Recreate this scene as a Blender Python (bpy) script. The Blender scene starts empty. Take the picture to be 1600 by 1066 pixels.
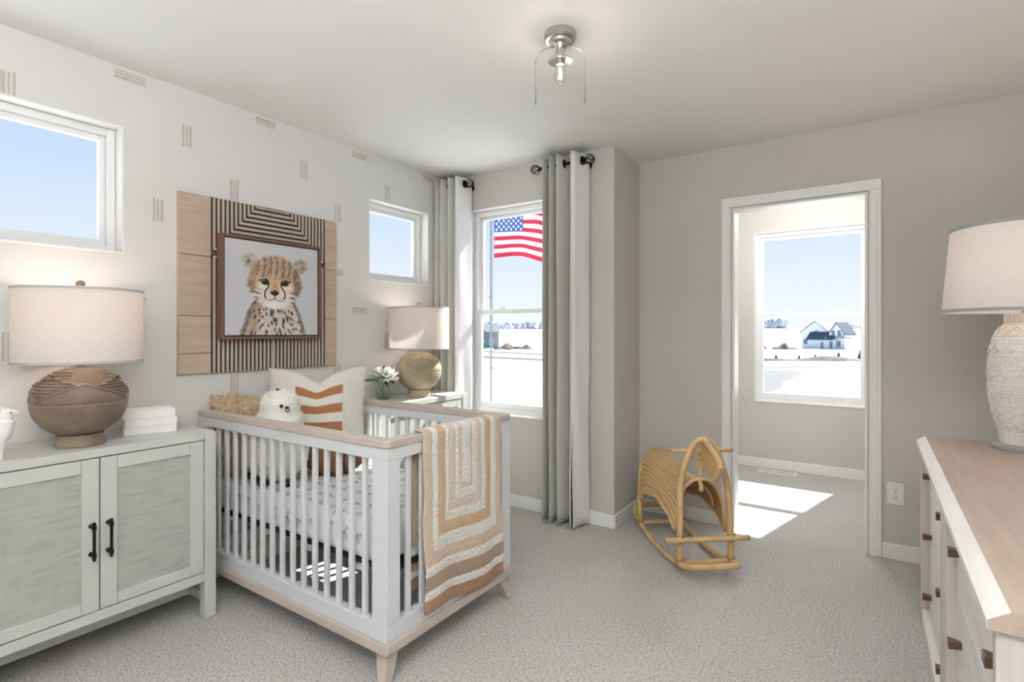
import bpy, bmesh, math, random
import numpy as np
from mathutils import Vector, Matrix

random.seed(7)
SC = bpy.context.scene
COL = SC.collection
PI = math.pi

# ------------------------------------------------------------------ camera
cam_d = bpy.data.cameras.new('camera')
cam_d.sensor_width = 36.0
cam_d.lens = 36.0 * 831.0 / 1600.0
cam_d.shift_y = -(533.0 - 518.0) / 1600.0
cam_d.clip_start = 0.02
cam_d.clip_end = 3000
cam = bpy.data.objects.new('camera', cam_d)
COL.objects.link(cam)
cam.location = (0, 0, 1.256)
cam.rotation_euler = (math.radians(90), 0, math.radians(34.26))
SC.camera = cam

# ------------------------------------------------------------------ world, sun, exposure
w = bpy.data.worlds.new('sky'); SC.world = w; w.use_nodes = True
nt = w.node_tree; nt.nodes.clear()
wo = nt.nodes.new('ShaderNodeOutputWorld'); bg = nt.nodes.new('ShaderNodeBackground')
tc = nt.nodes.new('ShaderNodeTexCoord'); sp = nt.nodes.new('ShaderNodeSeparateXYZ')
rp = nt.nodes.new('ShaderNodeValToRGB')
els = rp.color_ramp.elements
els[0].position = 0.0; els[0].color = (.96, .975, .99, 1)
els[1].position = 1.0; els[1].color = (.30, .50, .86, 1)
for p, c in ((.05, (.90, .935, .99, 1)), (.14, (.76, .85, .985, 1)), (.30, (.56, .72, .975, 1)), (.55, (.40, .57, .92, 1))):
    e = els.new(p); e.color = c
nt.links.new(tc.outputs['Generated'], sp.inputs[0]); nt.links.new(sp.outputs['Z'], rp.inputs['Fac'])
nt.links.new(rp.outputs[0], bg.inputs['Color']); bg.inputs['Strength'].default_value = 1.0
nt.links.new(bg.outputs[0], wo.inputs[0])

sd = bpy.data.lights.new('sun', 'SUN'); sd.energy = 14.0; sd.angle = math.radians(.6); sd.color = (1, .96, .90)
sun = bpy.data.objects.new('sun', sd); COL.objects.link(sun)
el = math.radians(46.3)
sun.rotation_euler = Vector((-.2422 * math.cos(el), -.9702 * math.cos(el), -math.sin(el))).to_track_quat('-Z', 'Y').to_euler()
sun.location = (3, 12, 12)

# added fill light, bounced off the ceiling behind the camera to brighten the room
fd = bpy.data.lights.new('bounce_fill', 'AREA'); fd.shape = 'RECTANGLE'; fd.size = 1.2; fd.size_y = 0.8
fd.energy = 100; fd.color = (.97, .985, 1.0)
fl = bpy.data.objects.new('bounce_fill', fd); COL.objects.link(fl)
fl.location = (-0.10, -0.30, 1.72); fl.rotation_euler = (math.radians(180), 0, 0)

SC.view_settings.view_transform = 'Standard'
try: SC.view_settings.look = 'None'
except Exception: pass
SC.view_settings.gamma = 1.0
SC.view_settings.use_curve_mapping = False
SC.view_settings.exposure = 0.07

# ------------------------------------------------------------------ helpers
def S(r, g, b):
    def f(c):
        c /= 255.0
        return c / 12.92 if c <= .04045 else ((c + .055) / 1.055) ** 2.4
    return (f(r), f(g), f(b), 1.0)

ORG = {}
def org(o): return ORG.get(o.name, Vector((0, 0, 0)))

def catmull(pts, n=6, closed=False):
    P = [Vector(p) for p in pts]; out = []
    m = len(P); segs = m if closed else m - 1
    for i in range(segs):
        if closed: a, b, c, d = P[(i - 1) % m], P[i], P[(i + 1) % m], P[(i + 2) % m]
        else: a, b, c, d = P[max(i - 1, 0)], P[i], P[i + 1], P[min(i + 2, m - 1)]
        for k in range(n):
            t = k / n
            out.append(.5 * ((2 * b) + (-a + c) * t + (2 * a - 5 * b + 4 * c - d) * t * t + (-a + 3 * b - 3 * c + d) * t ** 3))
    if not closed: out.append(P[-1].copy())
    return out

class MB:
    def __init__(s): s.v = []; s.f = []; s.m = []; s.mi = 0; s.uv = None; s.col = None
    def add(s, vs, fs):
        o = len(s.v); s.v.extend([tuple(p) for p in vs])
        for f in fs: s.f.append(tuple(i + o for i in f)); s.m.append(s.mi)
        return s
    def box(s, x0, x1, y0, y1, z0, z1):
        x0, x1 = min(x0, x1), max(x0, x1); y0, y1 = min(y0, y1), max(y0, y1); z0, z1 = min(z0, z1), max(z0, z1)
        return s.add([(x0,y0,z0),(x1,y0,z0),(x1,y1,z0),(x0,y1,z0),(x0,y0,z1),(x1,y0,z1),(x1,y1,z1),(x0,y1,z1)],
              [(0,3,2,1),(4,5,6,7),(0,1,5,4),(1,2,6,5),(2,3,7,6),(3,0,4,7)])
    def hexa(s, bot, top):
        return s.add(list(bot) + list(top), [(0,3,2,1),(4,5,6,7),(0,1,5,4),(1,2,6,5),(2,3,7,6),(3,0,4,7)])
    def tube(s, path, r, n=10, closed=False, caps=True):
        P = [Vector(p) for p in path]; m = len(P)
        R = r if isinstance(r, (list, tuple)) else [r] * m
        rings = []; prev = None
        for i in range(m):
            if closed: t = P[(i + 1) % m] - P[(i - 1) % m]
            else: t = P[min(i + 1, m - 1)] - P[max(i - 1, 0)]
            if t.length < 1e-9: t = Vector((0, 0, 1))
            t.normalize()
            if prev is None:
                up = Vector((0, 0, 1)) if abs(t.z) < .9 else Vector((1, 0, 0))
                u = t.cross(up).normalized()
            else:
                u = (prev - t * prev.dot(t))
                u = u.normalized() if u.length > 1e-6 else t.orthogonal().normalized()
            prev = u; q = t.cross(u)
            rings.append([P[i] + (u * math.cos(2 * PI * k / n) + q * math.sin(2 * PI * k / n)) * R[i] for k in range(n)])
        vs = [p for rg in rings for p in rg]; fs = []
        for i in range(m if closed else m - 1):
            j = (i + 1) % m
            for k in range(n):
                l = (k + 1) % n
                fs.append((i * n + k, i * n + l, j * n + l, j * n + k))
        if caps and not closed:
            fs.append(tuple(reversed(range(n)))); fs.append(tuple((m - 1) * n + k for k in range(n)))
        return s.add(vs, fs)
    def lathe(s, prof, c=(0, 0, 0), n=40, disp=None, caps=True):
        vs = []; fs = []; m = len(prof)
        for i, (r, z) in enumerate(prof):
            for k in range(n):
                a = 2 * PI * k / n
                rr = r + (disp(a, z, r) if disp else 0)
                vs.append((c[0] + rr * math.cos(a), c[1] + rr * math.sin(a), c[2] + z))
        for i in range(m - 1):
            for k in range(n):
                l = (k + 1) % n
                fs.append((i * n + k, i * n + l, (i + 1) * n + l, (i + 1) * n + k))
        if caps:
            if prof[0][0] > 1e-5: fs.append(tuple(reversed(range(n))))
            if prof[-1][0] > 1e-5: fs.append(tuple((m - 1) * n + k for k in range(n)))
        return s.add(vs, fs)
    def prism(s, poly, fn, d0, d1):
        n = len(poly)
        vs = [fn(p, d0) for p in poly] + [fn(p, d1) for p in poly]
        fs = [tuple(reversed(range(n))), tuple(range(n, 2 * n))] + [(i, (i + 1) % n, n + (i + 1) % n, n + i) for i in range(n)]
        return s.add(vs, fs)
    def grid(s, fn, nu, nv, wrapu=False):
        vs = []; fs = []
        for j in range(nv + 1):
            for i in range(nu if wrapu else nu + 1):
                vs.append(fn(i / nu, j / nv))
        W = nu if wrapu else nu + 1
        for j in range(nv):
            for i in range(nu):
                a = j * W + i; b = j * W + (i + 1) % W
                fs.append((a, b, b + W, a + W))
        return s.add(vs, fs)
    def ball(s, c, r, nu=20, nv=12, rot=None):
        rx, ry, rz = r if isinstance(r, (list, tuple)) else (r, r, r)
        c = Vector(c)
        def fn(u, v):
            th = 2 * PI * u; ph = PI * (v * .9998 + .0001) - PI / 2
            p = Vector((rx * math.cos(ph) * math.cos(th), ry * math.cos(ph) * math.sin(th), rz * math.sin(ph)))
            if rot is not None: p = rot @ p
            return c + p
        return s.grid(fn, nu, nv, True)
    def build(s, name, mat, parent=None, bev=0, origin=None, smooth=None, world=None, fixn=True):
        o0 = org(parent) if parent is not None else Vector(origin if origin is not None else (0, 0, 0))
        me = bpy.data.meshes.new(name)
        me.from_pydata([(p[0] - o0[0], p[1] - o0[1], p[2] - o0[2]) for p in s.v], [], s.f)
        mats = mat if isinstance(mat, (list, tuple)) else [mat]
        for q in mats: me.materials.append(q)
        if len(mats) > 1: me.polygons.foreach_set('material_index', s.m)
        if fixn:
            bm = bmesh.new(); bm.from_mesh(me); bmesh.ops.recalc_face_normals(bm, faces=bm.faces[:]); bm.to_mesh(me); bm.free()
        if smooth is not None:
            me.shade_smooth()
            if smooth < 179: me.set_sharp_from_angle(angle=math.radians(smooth))
        ob = bpy.data.objects.new(name, me); COL.objects.link(ob)
        if parent is not None:
            ob.parent = parent; ORG[ob.name] = o0
        else:
            ob.location = o0; ORG[ob.name] = o0
        if bev:
            b = ob.modifiers.new('bevel', 'BEVEL'); b.width = bev; b.segments = 2; b.limit_method = 'ANGLE'; b.angle_limit = math.radians(40)
            b.harden_normals = False
        return ob

def inst(me, name, parent, world):
    o = bpy.data.objects.new(name, me); COL.objects.link(o)
    o.parent = parent; o.location = Vector(world) - org(parent); ORG[o.name] = org(parent)
    return o

def thing(name, label, cat, loc, group=None):
    o = bpy.data.objects.new(name, None); COL.objects.link(o); o.location = loc; o.empty_display_size = .05
    ORG[o.name] = Vector(loc); return tag(o, label, cat, group)
def tag(o, label, cat, group=None, kind=None):
    o['label'] = label; o['category'] = cat
    if group: o['group'] = group
    if kind: o['kind'] = kind
    return o
def struct(o, label=None):
    o['kind'] = 'structure'
    if label: o['label'] = label
    return o
def sroot(name, loc=(0, 0, 0), label=None):
    o = bpy.data.objects.new(name, None); COL.objects.link(o); o.location = loc; ORG[o.name] = Vector(loc); o.empty_display_size = .05
    return struct(o, label)
def copy_tree(o, parent=None):
    c = o.copy(); COL.objects.link(c); ORG[c.name] = org(o)
    if parent is not None: c.parent = parent
    for ch in list(o.children): copy_tree(ch, c)
    return c

# ------------------------------------------------------------------ materials
class NT:
    def __init__(s, name):
        s.m = bpy.data.materials.new(name); s.m.use_nodes = True
        s.t = s.m.node_tree; s.b = s.t.nodes['Principled BSDF']; s.o = s.t.nodes['Material Output']
        s._c = None
    def n(s, k, **kw):
        x = s.t.nodes.new(k)
        for a, v in kw.items(): setattr(x, a, v)
        return x
    def l(s, a, b): s.t.links.new(a, b)
    @property
    def co(s):
        if s._c is None: s._c = s.n('ShaderNodeTexCoord').outputs['Object']
        return s._c
    def mapped(s, scale):
        mp = s.n('ShaderNodeMapping'); mp.inputs['Scale'].default_value = scale; s.l(s.co, mp.inputs[0]); return mp.outputs[0]
    def noise(s, sc, detail=3, vec=None, rough=.5):
        x = s.n('ShaderNodeTexNoise'); x.inputs['Scale'].default_value = sc; x.inputs['Detail'].default_value = detail
        x.inputs['Roughness'].default_value = rough
        s.l(vec or s.co, x.inputs['Vector']); return x.outputs['Fac']
    def ramp(s, fac, stops):
        x = s.n('ShaderNodeValToRGB'); e = x.color_ramp.elements
        e[0].position, e[0].color = stops[0]; e[1].position, e[1].color = stops[-1]
        for p, c in stops[1:-1]:
            k = e.new(p); k.color = c
        s.l(fac, x.inputs[0]); return x.outputs[0]
    def bump(s, h, strength, dist=.01, prev=None):
        x = s.n('ShaderNodeBump'); x.inputs['Strength'].default_value = strength; x.inputs['Distance'].default_value = dist
        s.l(h, x.inputs['Height'])
        if prev is not None: s.l(prev, x.inputs['Normal'])
        return x.outputs[0]
    def math(s, op, a, b=None):
        x = s.n('ShaderNodeMath', operation=op)
        for i, q in enumerate((a, b)):
            if q is None: continue
            if isinstance(q, (int, float)): x.inputs[i].default_value = q
            else: s.l(q, x.inputs[i])
        return x.outputs[0]

def sc3(c, k): return (min(1, c[0] * k), min(1, c[1] * k), min(1, c[2] * k), 1)

def pm(name, col, rough=.5, metal=0, var=.06, vs=6, bump=0, bs=120, bd=.002, spec=None, vec=None, sheen=0, trans=0, emit=None):
    q = NT(name); b = q.b
    b.inputs['Roughness'].default_value = rough; b.inputs['Metallic'].default_value = metal
    if spec is not None: b.inputs['Specular IOR Level'].default_value = spec
    v = q.mapped(vec) if vec else None
    if var:
        q.l(q.ramp(q.noise(vs, 4, v), [(.3, sc3(col, 1 - var)), (.7, sc3(col, 1 + var))]), b.inputs['Base Color'])
    else: b.inputs['Base Color'].default_value = col
    if bump: q.l(q.bump(q.noise(bs, 2, v), bump, bd), b.inputs['Normal'])
    if sheen: b.inputs['Sheen Weight'].default_value = sheen
    if trans: b.inputs['Transmission Weight'].default_value = trans
    if emit: b.inputs['Emission Color'].default_value = emit[0]; b.inputs['Emission Strength'].default_value = emit[1]
    return q.m

M = {}
M['wall_white'] = pm('wallpaper_white', (.72, .715, .705, 1), .75, var=.012, vs=3, bump=.05, bs=400, bd=.001)
M['greige'] = pm('paint_greige', (.585, .567, .54, 1), .8, var=.012, vs=3, bump=.06, bs=300, bd=.001)
M['ceil'] = pm('paint_ceiling', (.80, .795, .78, 1), .9, var=.012, vs=3, bump=.12, bs=220, bd=.001)
M['trim'] = pm('trim_white', (.84, .84, .83, 1), .35, var=.01, vs=8)
M['vinyl'] = pm('window_vinyl', (.86, .87, .87, 1), .3, var=.01)
M['mark'] = pm('wallpaper_ink', S(196, 189, 181), .8, var=.06, vs=60)
M['cab'] = pm('cabinet_paint', S(200, 202, 198), .4, var=.015, vs=5, bump=.03, bs=90)
M['black'] = pm('black_metal', (.012, .012, .013, 1), .4, metal=.6, var=.1)
M['nickel'] = pm('brushed_nickel', (.55, .53, .50, 1), .28, metal=1, var=.05, vs=40)
M['ceramic'] = pm('white_ceramic', (.82, .82, .81, 1), .25, var=.01)
M['book'] = pm('white_book_cover', (.84, .83, .84, 1), .5, var=.01, bump=.05, bs=200)
M['paper'] = pm('book_pages', (.78, .76, .72, 1), .8, var=.08, vs=300, vec=(1, 1, 8))
M['crib_white'] = pm('crib_white_paint', (.68, .69, .71, 1), .35, var=.008)
M['crib_wood'] = pm('crib_washed_wood', S(196, 184, 174), .5, var=.06, vs=9, vec=(1, 1, 12), bump=.04, bs=60)
M['steel'] = pm('steel_bolt', (.5, .5, .52, 1), .3, metal=1, var=.03)
M['bolt'] = pm('dark_bolt', (.12, .12, .13, 1), .35, metal=.8, var=.03)
M['rattan'] = pm('rattan_pole', S(208, 176, 128), .42, var=.16, vs=14, bump=.08, bs=60)
M['stake'] = pm('pale_cane', S(230, 204, 160), .5, var=.12, vs=30)
M['binding'] = pm('rattan_binding', S(176, 138, 92), .5, var=.15, vs=120, bump=.3, bs=200)
M['knob'] = pm('dark_wood_pull', S(104, 78, 60), .4, var=.15, vs=40, vec=(1, 8, 1))
M['outlet'] = pm('outlet_plastic', (.85, .85, .84, 1), .35, var=0)
M['slot'] = pm('outlet_slot', (.03, .03, .03, 1), .6, var=0)
M['leaf'] = pm('leaf_green', S(96, 140, 70), .45, var=.2, vs=40)
M['petal'] = pm('white_petal', (.86, .87, .80, 1), .6, var=.04, vs=30)
M['cream'] = pm('cream_linen', S(232, 226, 216), .85, var=.03, bump=.25, bs=350)
M['brown_toy'] = pm('brown_toy_fabric', S(128, 92, 66), .75, var=.12, vs=20, bump=.2, bs=260)
M['dark'] = pm('dark_thread', (.02, .018, .016, 1), .7, var=0)
M['mattdark'] = pm('mattress_base_black', (.012, .012, .013, 1), .7, var=0)
M['shade_trim'] = pm('shade_trim', S(190, 186, 180), .8, var=.04, bump=.2, bs=400)
M['shade_trim_grey'] = pm('shade_trim_grey', S(168, 168, 172), .8, var=.04, bump=.2, bs=400)
M['bulb_socket'] = pm('socket', S(150, 120, 90), .4, metal=.5, var=.05)
M['frame_wood'] = pm('frame_wood', S(120, 90, 76), .45, var=.10, vs=10, vec=(1, 1, 6))
M['frame_edge'] = pm('frame_dark_edge', S(62, 42, 34), .5, var=.1)
M['snow'] = pm('snow', (.86, .88, .92, 1), .7, var=.03, vs=.08, bump=.3, bs=.6, bd=.3)
M['asphalt'] = pm('pale_asphalt', (.105, .108, .115, 1), .8, var=.10, vs=.4)
M['dirt'] = pm('dirt', (.14, .12, .105, 1), .9, var=.3, vs=.5, bump=.6, bs=1.5, bd=.3)
M['pine'] = pm('pine_green', (.035, .06, .042, 1), .8, var=.3, vs=4)
M['bark'] = pm('bark', (.03, .022, .016, 1), .9, var=.2, vs=8)
M['haze_tree'] = pm('hazed_branches', (.42, .45, .50, 1), .9, var=.12, vs=.05)  # pale colour has the distance haze mixed in
M['siding'] = pm('white_siding', (.62, .64, .68, 1), .6, var=.03, vs=.4)
M['siding_grey'] = pm('blue_grey_siding', (.20, .235, .28, 1), .6, var=.05, vs=.5)
M['roof_grey'] = pm('grey_shingles', (.20, .215, .235, 1), .8, var=.1, vs=1.5)
M['roof_blue'] = pm('slate_shingles', (.055, .08, .125, 1), .8, var=.1, vs=1.5)
M['win_dark'] = pm('house_window_glass', (.10, .13, .16, 1), .3, var=.05)
M['red'] = pm('red_fence', (.30, .04, .05, 1), .7, var=.1)
M['green'] = pm('green_bin', (.012, .16, .08, 1), .6, var=.08)
M['alu'] = pm('pole_metal', (.22, .23, .24, 1), .4, metal=.3, var=.03)
M['rope'] = pm('rope', (.2, .21, .215, 1), .8, var=.05)

# carpet
q = NT('carpet_pile'); n1 = q.noise(105, 3, None, .75); n2 = q.noise(2.2, 4); n3 = q.noise(300, 1)
mix = q.math('ADD', q.math('MULTIPLY', n1, .75), q.math('MULTIPLY', n3, .25))
c1 = q.ramp(mix, [(.32, S(118, 115, 113)), (.43, S(194, 191, 188)), (.52, S(223, 220, 217)), (.66, S(242, 240, 237))])
mx = q.n('ShaderNodeMix', data_type='RGBA', blend_type='MULTIPLY'); mx.inputs['Factor'].default_value = 1
q.l(c1, mx.inputs[6]); q.l(q.ramp(n2, [(.3, (.93, .93, .93, 1)), (.7, (1, 1, 1, 1))]), mx.inputs[7])
q.l(mx.outputs[2], q.b.inputs['Base Color']); q.b.inputs['Roughness'].default_value = .95
q.b.inputs['Specular IOR Level'].default_value = .1
q.l(q.bump(mix, 1.0, .014), q.b.inputs['Normal']); M['carpet'] = q.m

# clear pane: mostly transparent with a faint reflection
def pane_mat(name, fac, tint=(1, 1, 1, 1)):
    q = NT(name); q.t.nodes.remove(q.b)
    tr = q.n('ShaderNodeBsdfTransparent'); tr.inputs[0].default_value = tint
    gl = q.n('ShaderNodeBsdfGlossy'); gl.inputs['Roughness'].default_value = .02
    fr = q.n('ShaderNodeLayerWeight'); fr.inputs['Blend'].default_value = fac
    mx = q.n('ShaderNodeMixShader'); q.l(fr.outputs['Fresnel'], mx.inputs[0]); q.l(tr.outputs[0], mx.inputs[1]); q.l(gl.outputs[0], mx.inputs[2])
    q.l(mx.outputs[0], q.o.inputs['Surface']); return q.m
M['pane'] = pane_mat('window_glass', .03, (.97, .985, .98, 1))
q = NT('clear_acrylic'); q.b.inputs['Base Color'].default_value = (.82, .84, .84, 1); q.b.inputs['Roughness'].default_value = .06; q.b.inputs['Alpha'].default_value = .45
M['acrylic'] = q.m
M['clear'] = pane_mat('clear_glass', .03, (.985, .99, .985, 1))

# translucent lamp shade
def shade_mat(name, col, tl):
    q = NT(name); q.t.nodes.remove(q.b)
    df = q.n('ShaderNodeBsdfDiffuse'); ts = q.n('ShaderNodeBsdfTranslucent'); mx = q.n('ShaderNodeMixShader')
    nz = q.noise(60, 3, q.mapped((1, 1, 9)))
    c = q.ramp(nz, [(.25, sc3(col, .93)), (.75, sc3(col, 1.04))])
    q.l(c, df.inputs[0]); q.l(c, ts.inputs[0]); mx.inputs[0].default_value = tl
    bp = q.bump(nz, .15, .002); q.l(bp, df.inputs['Normal'])
    q.l(df.outputs[0], mx.inputs[1]); q.l(ts.outputs[0], mx.inputs[2]); q.l(mx.outputs[0], q.o.inputs['Surface']); return q.m
M['shade'] = shade_mat('linen_shade', (.83, .795, .765, 1), .42)
M['shade_white'] = shade_mat('white_shade', (.83, .81, .79, 1), .40)
q = NT('curtain_cloth'); q.t.nodes.remove(q.b)
df = q.n('ShaderNodeBsdfDiffuse'); ts = q.n('ShaderNodeBsdfTranslucent'); mx = q.n('ShaderNodeMixShader')
c = q.ramp(q.noise(220, 2, q.mapped((1, 1, .25))), [(.3, S(214, 213, 208)), (.7, S(228, 227, 222))])
q.l(c, df.inputs[0]); q.l(c, ts.inputs[0]); mx.inputs[0].default_value = .06
q.l(df.outputs[0], mx.inputs[1]); q.l(ts.outputs[0], mx.inputs[2]); q.l(mx.outputs[0], q.o.inputs['Surface']); M['curtain'] = q.m
q = NT('curtain_white_edge'); q.b.inputs['Base Color'].default_value = (.80, .80, .82, 1); q.b.inputs['Roughness'].default_value = .8
q.l(q.bump(q.noise(40, 3), .2, .004), q.b.inputs['Normal']); M['curtain_edge'] = q.m

# lamp clay
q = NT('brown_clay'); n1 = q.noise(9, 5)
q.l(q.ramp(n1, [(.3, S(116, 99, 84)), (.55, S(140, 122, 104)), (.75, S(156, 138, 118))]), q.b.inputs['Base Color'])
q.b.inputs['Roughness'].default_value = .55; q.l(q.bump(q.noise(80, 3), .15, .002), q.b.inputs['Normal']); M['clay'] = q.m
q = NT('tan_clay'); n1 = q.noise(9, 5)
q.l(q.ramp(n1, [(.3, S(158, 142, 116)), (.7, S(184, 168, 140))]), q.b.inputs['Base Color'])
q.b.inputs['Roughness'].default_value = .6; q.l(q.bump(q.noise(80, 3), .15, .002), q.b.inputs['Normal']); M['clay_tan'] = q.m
M['relief'] = pm('white_relief_ceramic', (.76, .73, .69, 1), .55, var=.05, vs=30)

# woven cane
q = NT('woven_cane')
sep = q.n('ShaderNodeSeparateXYZ'); q.l(q.co, sep.inputs[0])
sy = q.math('SINE', q.math('MULTIPLY', sep.outputs['Y'], 2 * PI / .0052)); sz = q.math('SINE', q.math('MULTIPLY', sep.outputs['Z'], 2 * PI / .0042))
h = q.math('MAXIMUM', q.math('MULTIPLY', sy, .9), sz)
nz = q.noise(60, 3, q.mapped((1, .15, 1)))
hh = q.math('ADD', h, q.math('MULTIPLY', q.math('SUBTRACT', nz, .5), 2.2))
q.l(q.ramp(q.math('MULTIPLY_ADD', hh, .4), [(.0, S(100, 102, 100)), (.35, S(166, 168, 164)), (.8, S(196, 198, 193))]), q.b.inputs['Base Color'])
q.b.inputs['Roughness'].default_value = .7; q.l(q.bump(h, .6, .0012), q.b.inputs['Normal']); M['cane'] = q.m

# rattan weave (saddle)
q = NT('rattan_weave'); n1 = q.noise(160, 3)
q.l(q.ramp(n1, [(.3, S(182, 144, 92)), (.6, S(210, 174, 120)), (.8, S(226, 196, 148))]), q.b.inputs['Base Color'])
q.b.inputs['Roughness'].default_value = .5; q.l(q.bump(q.noise(140, 2), .35, .003), q.b.inputs['Normal']); M['weave'] = q.m

# panel wood
def wood(name, a, b, vec, rough=.5, sc=5, knots=False):
    q = NT(name); v = q.mapped(vec); n1 = q.noise(sc, 5, v, .6); n2 = q.noise(1.6, 2)
    s_ = q.math('ADD', q.math('MULTIPLY', n1, .8), q.math('MULTIPLY', n2, .2))
    base = q.ramp(s_, [(.32, a), (.68, b)])
    if knots:
        k = q.ramp(q.noise(3.2, 4, q.mapped((9, 1.3, 9)), .7), [(.66, (1, 1, 1, 1)), (.74, (.62, .58, .56, 1))])
        mx = q.n('ShaderNodeMix', data_type='RGBA', blend_type='MULTIPLY'); mx.inputs['Factor'].default_value = 1
        q.l(base, mx.inputs[6]); q.l(k, mx.inputs[7]); base = mx.outputs[2]
    q.l(base, q.b.inputs['Base Color']); q.b.inputs['Roughness'].default_value = rough
    q.l(q.bump(n1, .06, .003), q.b.inputs['Normal']); return q.m
M['panel_wood'] = wood('maple_panel', S(182, 160, 140), S(202, 182, 163), (9, .8, 9), .55)
M['panel_wood_pale'] = wood('maple_strip', S(184, 170, 154), S(200, 186, 171), (14, 14, 1), .55)
M['panel_dark'] = wood('charred_groove', S(52, 46, 42), S(74, 66, 60), (14, 14, 1), .7)
M['dresser_top'] = wood('grey_oak_top', S(176, 156, 142), S(196, 177, 163), (12, 1, 12), .38, 4, True)
M['dresser_side'] = wood('grey_oak_side', S(196, 188, 182), S(214, 207, 202), (12, 12, 1), .5)
M['dresser_white'] = wood('white_washed_front', S(224, 221, 216), S(240, 237, 232), (10, 1.2, 10), .45, 4)

def vcol(name, rough=.85, bump=None):
    q = NT(name); a = q.n('ShaderNodeVertexColor'); a.layer_name = 'Col'
    q.l(a.outputs['Color'], q.b.inputs['Base Color']); q.b.inputs['Roughness'].default_value = rough
    if bump: q.l(q.bump(q.noise(bump[0], 2), bump[1], .003), q.b.inputs['Normal'])
    return q.m
def set_cols(me, cols):
    at = me.color_attributes.new('Col', 'FLOAT_COLOR', 'POINT')
    at.data.foreach_set('color', np.asarray(cols, dtype=np.float32).ravel())
M['canvas'] = vcol('printed_canvas', .7)
M['quilt'] = vcol('quilt_cotton', .9, (75, .9))
M['flag'] = vcol('flag_cloth', .8)
M['sheet'] = vcol('printed_sheet', .9)
M['fur_white'] = pm('white_plush', (.86, .85, .80, 1), .95, var=.05, vs=30)
M['fur_tan'] = pm('tan_shag', S(216, 194, 164), .95, var=.2, vs=40)
M['pillow_stripe'] = vcol('pillow_cloth', .9, (320, .3))

# ------------------------------------------------------------------ room shell
XL, YB, YC, YI, XR, YR, ZC, XK = -2.78, 3.167, 3.61, 5.36, 0.74, -1.30, 2.44, -1.37

def cells(mb, fn, a0, a1, d0, d1, z0, z1, ops):
    A = sorted({a0, a1, *[v for o in ops for v in o[:2]]}); Z = sorted({z0, z1, *[v for o in ops for v in o[2:]]})
    for i in range(len(A) - 1):
        for j in range(len(Z) - 1):
            am, zm = (A[i] + A[i + 1]) / 2, (Z[j] + Z[j + 1]) / 2
            if any(o[0] < am < o[1] and o[2] < zm < o[3] for o in ops): continue
            p, q_ = fn(A[i], d0, Z[j]), fn(A[i + 1], d1, Z[j + 1])
            mb.box(p[0], q_[0], p[1], q_[1], p[2], q_[2])
    return mb
fx = lambda a, d, z: (XL - d, a, z)          # left wall: a = y, depth goes to -x
def fy(y0): return lambda a, d, z: (a, y0 + d, z)

W1 = (0.03, 0.99, 1.60, 2.174); W2 = (2.39, 2.962, 1.594, 2.146); W3 = (-2.556, -1.64, .640, 2.173); W4 = (-.920, -.030, .607, 2.167)
DR = (-.752, -.03, 0.0, 2.043)

mb = MB(); mb.box(XL - .16, XR + .12, YR - .12, YB + .16, -.12, 0); mb.box(XK - .16, XR + .12, YB + .16, YI + .16, -.12, 0)
floor = struct(mb.build('floor', M['carpet']), 'pale grey cut pile carpet covering the whole floor')
mb = MB(); mb.box(XL - .16, XR + .12, YR - .12, YB + .16, ZC, ZC + .14); mb.box(XK - .16, XR + .12, YB + .16, YI + .16, ZC, ZC + .14)
struct(mb.build('ceiling', M['ceil']), 'smooth white painted ceiling')
wall_left = struct(cells(MB(), fx, YR, YB, 0, .16, 0, ZC, [W1, W2]).build('wall_left', M['wall_white']), 'white wallpapered wall with beige brush marks')
struct(cells(MB(), fy(YB), XL - .16, XK, 0, .16, 0, ZC, [W3]).build('wall_back', M['greige']), 'light greige wall around the curtained window')
struct(MB().box(XK - .16, XK, YB + .16, YI + .16, 0, ZC).build('wall_corner', M['greige']), 'short greige return wall beside the right curtain')
struct(cells(MB(), fy(YC), XK, XR, 0, .11, 0, ZC, [DR]).build('wall_doorway', M['greige']), 'greige wall with the open doorway')
struct(MB().box(XR, XR + .12, YR, YI + .16, 0, ZC).build('wall_right', M['greige']), 'greige wall behind the dresser')
struct(MB().box(XL - .16, XR + .12, YR - .12, YR, 0, ZC).build('wall_rear', M['greige']), 'greige wall behind the viewer')
struct(cells(MB(), fy(YI), XK, XR, 0, .16, 0, ZC, [W4]).build('wall_alcove', M['greige']), 'greige far wall of the next room with its window')

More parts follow.
